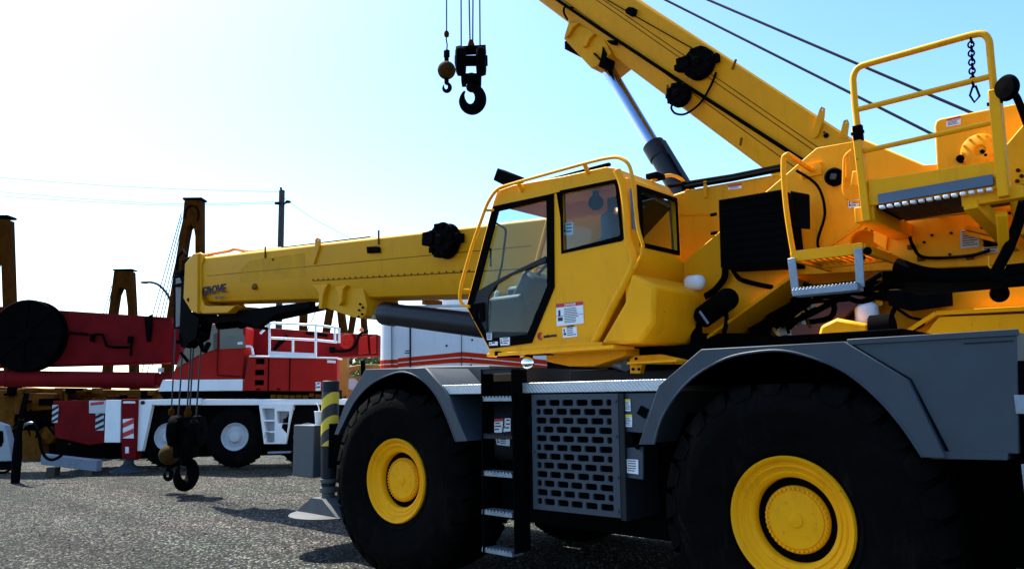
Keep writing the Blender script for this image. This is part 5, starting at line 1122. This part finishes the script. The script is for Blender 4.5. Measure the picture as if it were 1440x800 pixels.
for x, y0, y1 in ((551, 445, 515), (577, 447, 516), (649, 470, 516), (779, 500, 530)): m.bar(T.P(x, y0 - 15, -.004), T.P(x, y1, -.004), .012 if x != 577 else .035, .03, (0, 1, 0))
for x, y in ((628, 486), (664, 478), (663, 505)): c = T.P(x, y, 0); m.cyl(c, c - Vector((0, .012, 0)), .025, n=8)
m.bar(T.P(662, 512, -.01), T.P(664, 519, -.01), .03, .03, (0, 1, 0)); m.build('panel_seam', DGREY, body)
m = MB(); m.box(tuple(T.P(570, 494, -.004)), tuple(T.P(576, 492.5, 0.0))); m.box(tuple(T.P(569, 497, -.004)), tuple(T.P(576, 495.5, 0.0))); m.build('small_lettering', INK, body)
m = MB(); a = T.P(622, 431, .5); b = T.P(700, 417, .5); m.box((a.x, .5, zt2), (b.x, 1.8, b.z)); m.build('roof_unit', WHTD, TR, .02)
m = MB(); a = T.P(594, 424, .8); b = T.P(622, 427, .8); m.cyl(a, b, .07, n=12); m.build('exhaust_pipe', RUST, TR)
m = MB(); m.box((x0 + .5, .2, .25), (x1 - .3, 2.1, .55)); m.build('underframe', BLK, TR)
for xx in (x0 + 1.4, x0 + 5.6):
    m = MB(); m.lathe((xx, .1, .45), (0, 1, 0), [(0, 0), (.2, 0), (.24, .05), (.3, -.01), (.42, 0), (.45, .05), (.45, .25), (0, .27)], 28); m.build('wheel', RUB, TR)

# ================================================================== A-frame masts, pole, lamp, wires
def mast(fr, pxs, label, th=.5, cables=(), m_=RUST):
    t = thing('steel_mast', label, 'mast', fr, group='rusty A-frame masts beyond the yard')
    pts = fr.poly(pxs, 0); lo = [p for p in pts]
    m = MB(); m.prism(lo, 0, th); m.build('mast_frame', m_, t, .03)
    return t
def mast_cap(t, fr, a, b, th=.5, h=.12):
    m = MB(); p_, q_ = fr.P(*a, 0), fr.P(*b, 0); m.box((p_.x - .02, -.03, p_.z), (q_.x + .02, th + .03, p_.z + h * .7)); m.build('cap_plate', BLK, t)
F1 = facing(30, 255)
def down(fr, pts): return pts
t1 = mast(F1, [(259, 281), (282, 281), (282, 330), (283, 650), (274, 650), (274, 332), (272, 320), (268, 315), (264, 320), (261, 335), (243, 455), (225, 650), (212, 650), (233, 450), (250, 345), (256, 312)], 'tall rusty A-frame mast rising behind the tip of the lowered boom')
mast_cap(t1, F1, (258, 281), (283, 281))
m = MB(); 
for a, b in (((255, 300), (213, 448)), ((256, 305), (219, 448)), ((257, 312), (225, 448)), ((259, 318), (231, 440))): p_, q_ = F1.P(*a, .2), F1.P(*b, .2); m.cyl(p_, q_ + (q_ - p_) * .6, .018, n=5)
m.build('stay_cable', ROPE, t1)
m = MB(); c = F1.P(270, 303, 0)
m.tube([Vector((c.x + .28 * math.cos(a), -.02, c.z + .4 * math.sin(a))) for a in [math.pi * k / 10 for k in range(-2, 12)]], .03, 6); m.build('rope_loop', BLK, t1)
F2 = facing(36, 170)
t2 = mast(F2, [(160, 380), (184, 381), (187, 440), (193, 640), (183, 640), (179, 432), (176, 408), (172, 404), (168, 405), (164, 414), (160, 440), (140, 640), (130, 640), (152, 440), (158, 395)], 'short rusty A-frame mast standing by itself above the red boom')
mast_cap(t2, F2, (159, 380), (185, 381), h=.08)
m = MB()
for a, b in (((157, 402), (145, 442)), ((158, 405), (149, 442)), ((171, 406), (163, 430))): p_, q_ = F2.P(*a, .2), F2.P(*b, .2); m.cyl(p_, q_ + (q_ - p_) * .4, .018, n=5)
m.build('stay_cable', ROPE, t2)
F3 = facing(28, 0)
t3 = mast(F3, [(-28, 306), (9, 308), (13, 430), (16, 645), (6, 645), (3, 432), (1, 372), (-3, 364), (-9, 366), (-14, 380), (-30, 645), (-42, 645), (-27, 340)], 'rusty mast cut off by the left edge of the picture')
mast_cap(t3, F3, (-28, 306), (10, 307))
F4 = facing(31, 470)
t4 = mast(F4, [(463, 408), (478, 408), (486, 465), (494, 640), (484, 640), (477, 470), (472, 425), (468, 425), (460, 470), (455, 640), (445, 640), (453, 465)], 'rusty A-frame mast with its two legs showing below the lift cylinder bracket')
F5 = facing(34, 505)
t5 = mast(F5, [(497, 408), (510, 408), (515, 465), (520, 640), (512, 640), (508, 470), (505, 425), (502, 425), (494, 470), (488, 640), (480, 640), (489, 465)], 'rusty A-frame mast with its legs showing beside the white trailer')
F6 = facing(33, 428)
mt = thing('steel_mast', 'single rusty mast leg beside the dark pole, below the lowered boom', 'mast', F6, group='rusty A-frame masts beyond the yard')
m = MB(); a = F6.P(428, 400, 0); m.bar((a.x, 0, 0), (a.x, 0, a.z), .28, .3, (1, 0, 0)); m.bar((a.x - .4, 0, .06), (a.x + .4, 0, .06), .5, .12); m.build('mast_frame', RUST, mt)
m = MB(); p_ = F6.P(445, 435, .2); q_ = F6.P(430, 470, .2); m.cyl(p_ + (p_ - q_) * .6, q_ + (q_ - p_) * 1.5, .02, n=5); p_ = F6.P(466, 440, .2); q_ = F6.P(440, 468, .2)
m.build('stay_cable', ROPE, mt)
FP = facing(40, 397)
up = thing('utility_pole', 'dark wooden utility pole with two lamp heads rising behind the lowered boom', 'utility pole', FP)
a = FP.P(396.5, 268, 0); r_ = (FP.P(401, 330, 0).x - FP.P(394, 330, 0).x) / 2
m = MB(); m.cyl((a.x + .1, 0, 0), (a.x, 0, a.z), r_ * 1.45, r_ * 1.15, n=14); m.build('pole_shaft', WOOD, up)
m = MB()
for (x, y), (x2, y2) in (((397, 288), (405, 284)), ((396, 284), (390, 286))): p_, q_ = FP.P(x, y, 0), FP.P(x2, y2, -.3); m.cyl(p_, q_, .05, n=8); m.sphere(q_, .14, 10, (1.2, .8, .6))
m.build('lamp_head', BLK, up)
m = MB(); p_ = FP.P(396, 270, 0); m.cyl(p_ - Vector((0, 0, .05)), p_ + Vector((-.05, 0, .25)), .06, n=8); m.build('insulator', BLK, up)
ST = facing(46, 237)
sl_ = thing('street_lamp', 'grey street lamp with a curved arm left of the tall rusty mast', 'street lamp', ST)
m = MB(); c = ST.P(238, 417, 0); m.tube([(c.x + .25, 0, 0), (c.x + .2, 0, c.z - 1)] + spline([ST.P(x, y, 0) for x, y in ((240, 424), (236, 415), (230, 407), (222, 400), (213, 397), (205, 396.5))])[0:], .075, 8); m.build('lamp_pole', GREY, sl_)
m = MB(); c = ST.P(204, 397, 0); m.sphere(c, .3, 12, (1, .5, .32)); m.build('lamp_head', GREY, sl_)
WIRE = mat('overhead_wire', (.34, .58, .6), .6)
def wire(label, pts, dep):
    fr = facing(dep, 720); m = MB(); m.tube(spline([fr.P(x, y, d) for x, y, d in pts]), .014, 5)
    o = m.build('overhead_wire', WIRE); o.location = fr.o; o.rotation_euler = (0, 0, fr.yaw)
    return tag(o, label, 'wire', 'overhead wires to the utility pole')
wire('uppermost overhead wire running from the left edge to the utility pole', [(-200, 232, 0), (0, 250, 0), (200, 264, 0), (392, 270, 0)], 40)
wire('middle overhead wire running from the left edge to the utility pole', [(-200, 248, 0), (0, 270, 0), (150, 282, 0), (250, 287, 0), (392, 284, 0)], 40)
wire('lowest overhead wire running from the left edge to the utility pole', [(-200, 256, 0), (0, 276, 0), (150, 285, 0), (250, 289, 0), (392, 286, 0)], 40)
wire('overhead wire dropping away to the right of the utility pole', [(400, 279, 0), (440, 307, 0), (487, 332, 0), (560, 372, 0)], 40)

# ================================================================== ochre bulldozer behind the red crane, far left
Z = facing(24, 60)
BD = thing('bulldozer', 'ochre tracked bulldozer standing behind the red boom at the far left', 'bulldozer', Z)
def zp(px, v0, v1, name, m_=OCH, parent=BD, bev=.02): mb = MB(); mb.prism(Z.poly(px, v0), v0, v1); return mb.build(name, m_, parent, bev)
zp([(-40, 540), (26, 546), (76, 546), (76, 575), (20, 580), (20, 600), (-40, 600)], .4, 2.2, 'engine_body'); zp([(20, 546), (32, 546), (32, 592), (20, 592)], .2, .4, 'mast_post'); zp([(24, 552), (76, 553), (76, 567), (24, 567)], .15, .4, 'hood_panel'); zp([(76, 545), (88, 545), (88, 562), (76, 562)], .4, 1.8, 'hood_rear')
zp([(88, 548), (128, 547), (128, 551), (88, 551)], .3, 1.8, 'canopy_beam'); zp([(90, 551), (95, 551), (95, 575), (90, 575)], .3, .6, 'canopy_post'); zp([(110, 551), (118, 551), (118, 580), (110, 580)], .3, .6, 'canopy_post'); zp([(120, 548), (232, 548), (232, 575), (120, 575)], .8, 1.8, 'ripper_frame')
zp([(24, 605), (56, 605), (60, 648), (24, 650)], .1, .5, 'blade_arm'); zp([(-40, 600), (24, 600), (24, 645), (-40, 650)], .3, .7, 'blade'); zp([(24, 580), (80, 582), (80, 592), (24, 592)], .3, 1.9, 'track_guard', BLK)
zp([(-40, 592), (150, 592), (150, 646), (-40, 652)], .9, 2.0, 'undercarriage', BLK); zp([(60, 560), (230, 560), (230, 600), (60, 600)], 1.0, 1.8, 'rear_frame', BLK)
rr = random.Random(21)
for k in range(26):
    x, y = rr.uniform(-5, 225), rr.uniform(550, 574); m = MB(); v = rr.uniform(.0, .3); a = Z.P(x, y, v)
    if x > 120: y = rr.uniform(549, 560)
    w_, h_ = rr.uniform(.08, .5), rr.uniform(.05, .22); m.box((a.x, v - .08, a.z), (a.x + w_, v + .35, a.z + h_)); m.build('fitting', rr.choice((BLK, OCH, OCH, BLK, RUST)), BD, .01)
for k in range(8):
    x = rr.uniform(0, 76); m = MB(); m.tube(spline([Z.P(x, rr.uniform(575, 590), .2), Z.P(x + rr.uniform(-15, 15), rr.uniform(590, 610), .1), Z.P(x + rr.uniform(-12, 30), rr.uniform(610, 640), .2)]), .035, 6); m.build('hydraulic_hose', BLK, BD)
m = MB(); c = Z.P(64, 612, .2); m.lathe((c.x, .2, c.z), (0, 1, 0), [(0, -.05), (.1, -.05), (.15, 0), (.22, .02), (.27, .05), (.27, .4), (0, .4)], 28); m.build('sprocket', OCH, BD)
m = MB(); ring = []; n = 40
for k in range(n):
    a_ = 2 * math.pi * k / n; L3 = 1.5; x = c.x + .9 + (L3 + .42 * 1) * max(-1, min(1, 1.25 * math.cos(a_))); z = .45 + .42 * max(-1, min(1, 1.6 * math.sin(a_)))
    m.box((x - .14, .25, z - .05), (x + .14, .75, z + .05))
m.build('track', BLK, BD)
# draped hose post and white machine at the left edge
Hh = facing(17.2, 30)
hp_ = thing('hose_stand', 'black stand with a hose looped over it at the far left, on the gravel', 'hose stand', Hh)
m = MB(); f = lambda x, y, v=0: Hh.P(x, y, v)
b0 = f(22, 672); m.tube([(b0.x, 0, 0), f(24, 640), f(26, 610), f(30, 590)], [.09, .1, .07, .06], 10); m.bar(f(29, 588), f(38, 552), .09, .07, (0, 1, 0)); m.build('stand_post', BLK, hp_)
m = MB(); m.tube(spline([f(x, y, .1) for x, y in ((18, 606), (26, 600), (36, 596), (46, 596), (54, 610), (58, 630), (64, 642), (74, 646), (86, 640), (94, 628), (98, 624))]), .035, 8); m.tube(spline([f(x, y, .05) for x, y in ((-10, 662), (5, 664), (15, 658), (22, 640))]), .03, 8); m.build('hose', BLK, hp_)
m = MB(); m.tube(spline([f(x, y, .08) for x, y in ((28, 606), (34, 598), (42, 594.5), (46, 595))]), .03, 8); m.build('metal_clip', GAL, hp_)
Q_ = facing(19.5, 5)
wm = thing('site_machine', 'white wedge shaped machine end with a black window cut off by the left edge', 'machine', Q_)
m = MB(); m.prism(Q_.poly([(-60, 575), (6, 598), (12, 620), (17, 648), (-60, 650)], 0), 0, .25); m.build('machine_body', mat('dull_white_paint', (.30, .32, .35), .6, var=.1, dirt=.5), wm, .02)
m = MB(); m.prism(Q_.poly([(-60, 590), (4, 606), (5, 620), (2, 628), (-60, 620)], -.01), -.012, -.002); m.prism(Q_.poly([(-60, 650), (16, 649), (16, 660), (-60, 664)], .1), .1, .3); m.build('machine_window', BLK, wm)

# ================================================================== loader frame and trees beyond
LF = facing(27, 505)
lf = thing('loader_frame', 'orange loader frame with a cut-out standing right of the red engine housing', 'machine', LF)
m = MB(); m.prism(LF.poly([(486, 516), (510, 512), (532, 512), (545, 520), (545, 560), (487, 560)], 0), 0, .4, [LF.poly([(490, 527), (496, 521), (505, 520), (510, 525), (506, 528), (492, 530)], 0)]); m.box((LF.P(487, 560, 0).x, 0, 0), (LF.P(545, 560, 0).x, .5, LF.P(487, 560, 0).z)); m.build('frame_plate', mat('orange_machine_paint', (.42, .17, .015), .6, var=.2, dirt=.5), lf, .02)
m = MB(); m.prism(LF.poly([(474, 500), (488, 500), (486, 556), (475, 560)], -1.5), -1.5, -1.1); p_ = LF.P(474, 560, -1.5); q_ = LF.P(488, 560, -1.5); m.box((p_.x, -1.5, 0), (q_.x, -1.1, p_.z)); m.build('frame_column', mat('bright_orange_paint', (.55, .17, .012), .6, var=.2, dirt=.5), lf, .02)
m = MB(); m.prism(LF.poly([(508, 508), (513, 507), (513, 530), (508, 530)], -.2), -.3, -.1); m.build('black_post', BLK, lf); m = MB(); c = LF.P(496, 540, -.1); m.lathe(c, (0, -1, 0), [(.12, 0), (.2, .02), (.2, .1), (.1, .12), (0, .1)], 18); m.build('lamp_ring', WHTD, lf)
m = MB(); c = LF.P(516, 540, 0)
for x in (490, 535): c = LF.P(x, 600, -.05); m.lathe((c.x, -.05, .5), (0, 1, 0), [(0, 0), (.3, 0), (.5, .02), (.5, .4), (0, .4)], 24)
m.build('wheel', RUB, lf)
def tree(fr, h, R, seed, label):
    t = thing('tree', label, 'tree', fr, group='green trees beyond the yard'); rr = random.Random(seed)
    m = MB(); m.tube([(0, 0, 0), (.05, .02, h * .3), (-.05, 0, h * .6)], [.18, .13, .06], 10); m.build('trunk', BARK, t)
    cl = []
    for k in range(16): a = rr.uniform(0, 6.28); q = rr.random() ** .5; cl.append((Vector((R * .75 * q * math.cos(a), R * .75 * q * math.sin(a), h * rr.uniform(.35, .9))), rr.uniform(.3, .55) * R))
    m = MB()
    for c, s in cl: m.tube([(0, 0, h * .35), c], [.05, .015], 6)
    m.build('limb', BARK, t)
    m = MB()
    for k in range(5200):
        c, s = rr.choice(cl); d = Vector((rr.gauss(0, 1), rr.gauss(0, 1), rr.gauss(0, 1))).normalized() * s * rr.uniform(.55, 1.05); p_ = c + d
        n_ = Vector((rr.gauss(0, 1), rr.gauss(0, 1), rr.gauss(0, 1) + .5)).normalized(); a = n_.orthogonal().normalized(); b = n_.cross(a); w_ = rr.uniform(.05, .1)
        m.mat(rr.choice((0, 0, 1))); m.add([p_ - a * w_, p_ + b * w_ * .6, p_ + a * w_, p_ - b * w_ * .6], [(0, 1, 2, 3)])
    m.build('crown', [LEAF, MATS.get('pale_leaf') or mat('pale_leaf', (.11, .16, .03), .6, var=.3)], t, smooth=0)
tree(facing(34, 506), 4.0, 2.2, 1, 'leafy green tree showing between the red boom foot and the orange loader frame')
tree(facing(37, 545), 3.8, 2.2, 4, 'green tree mostly hidden behind the white trailer')
bpy.context.view_layer.update()
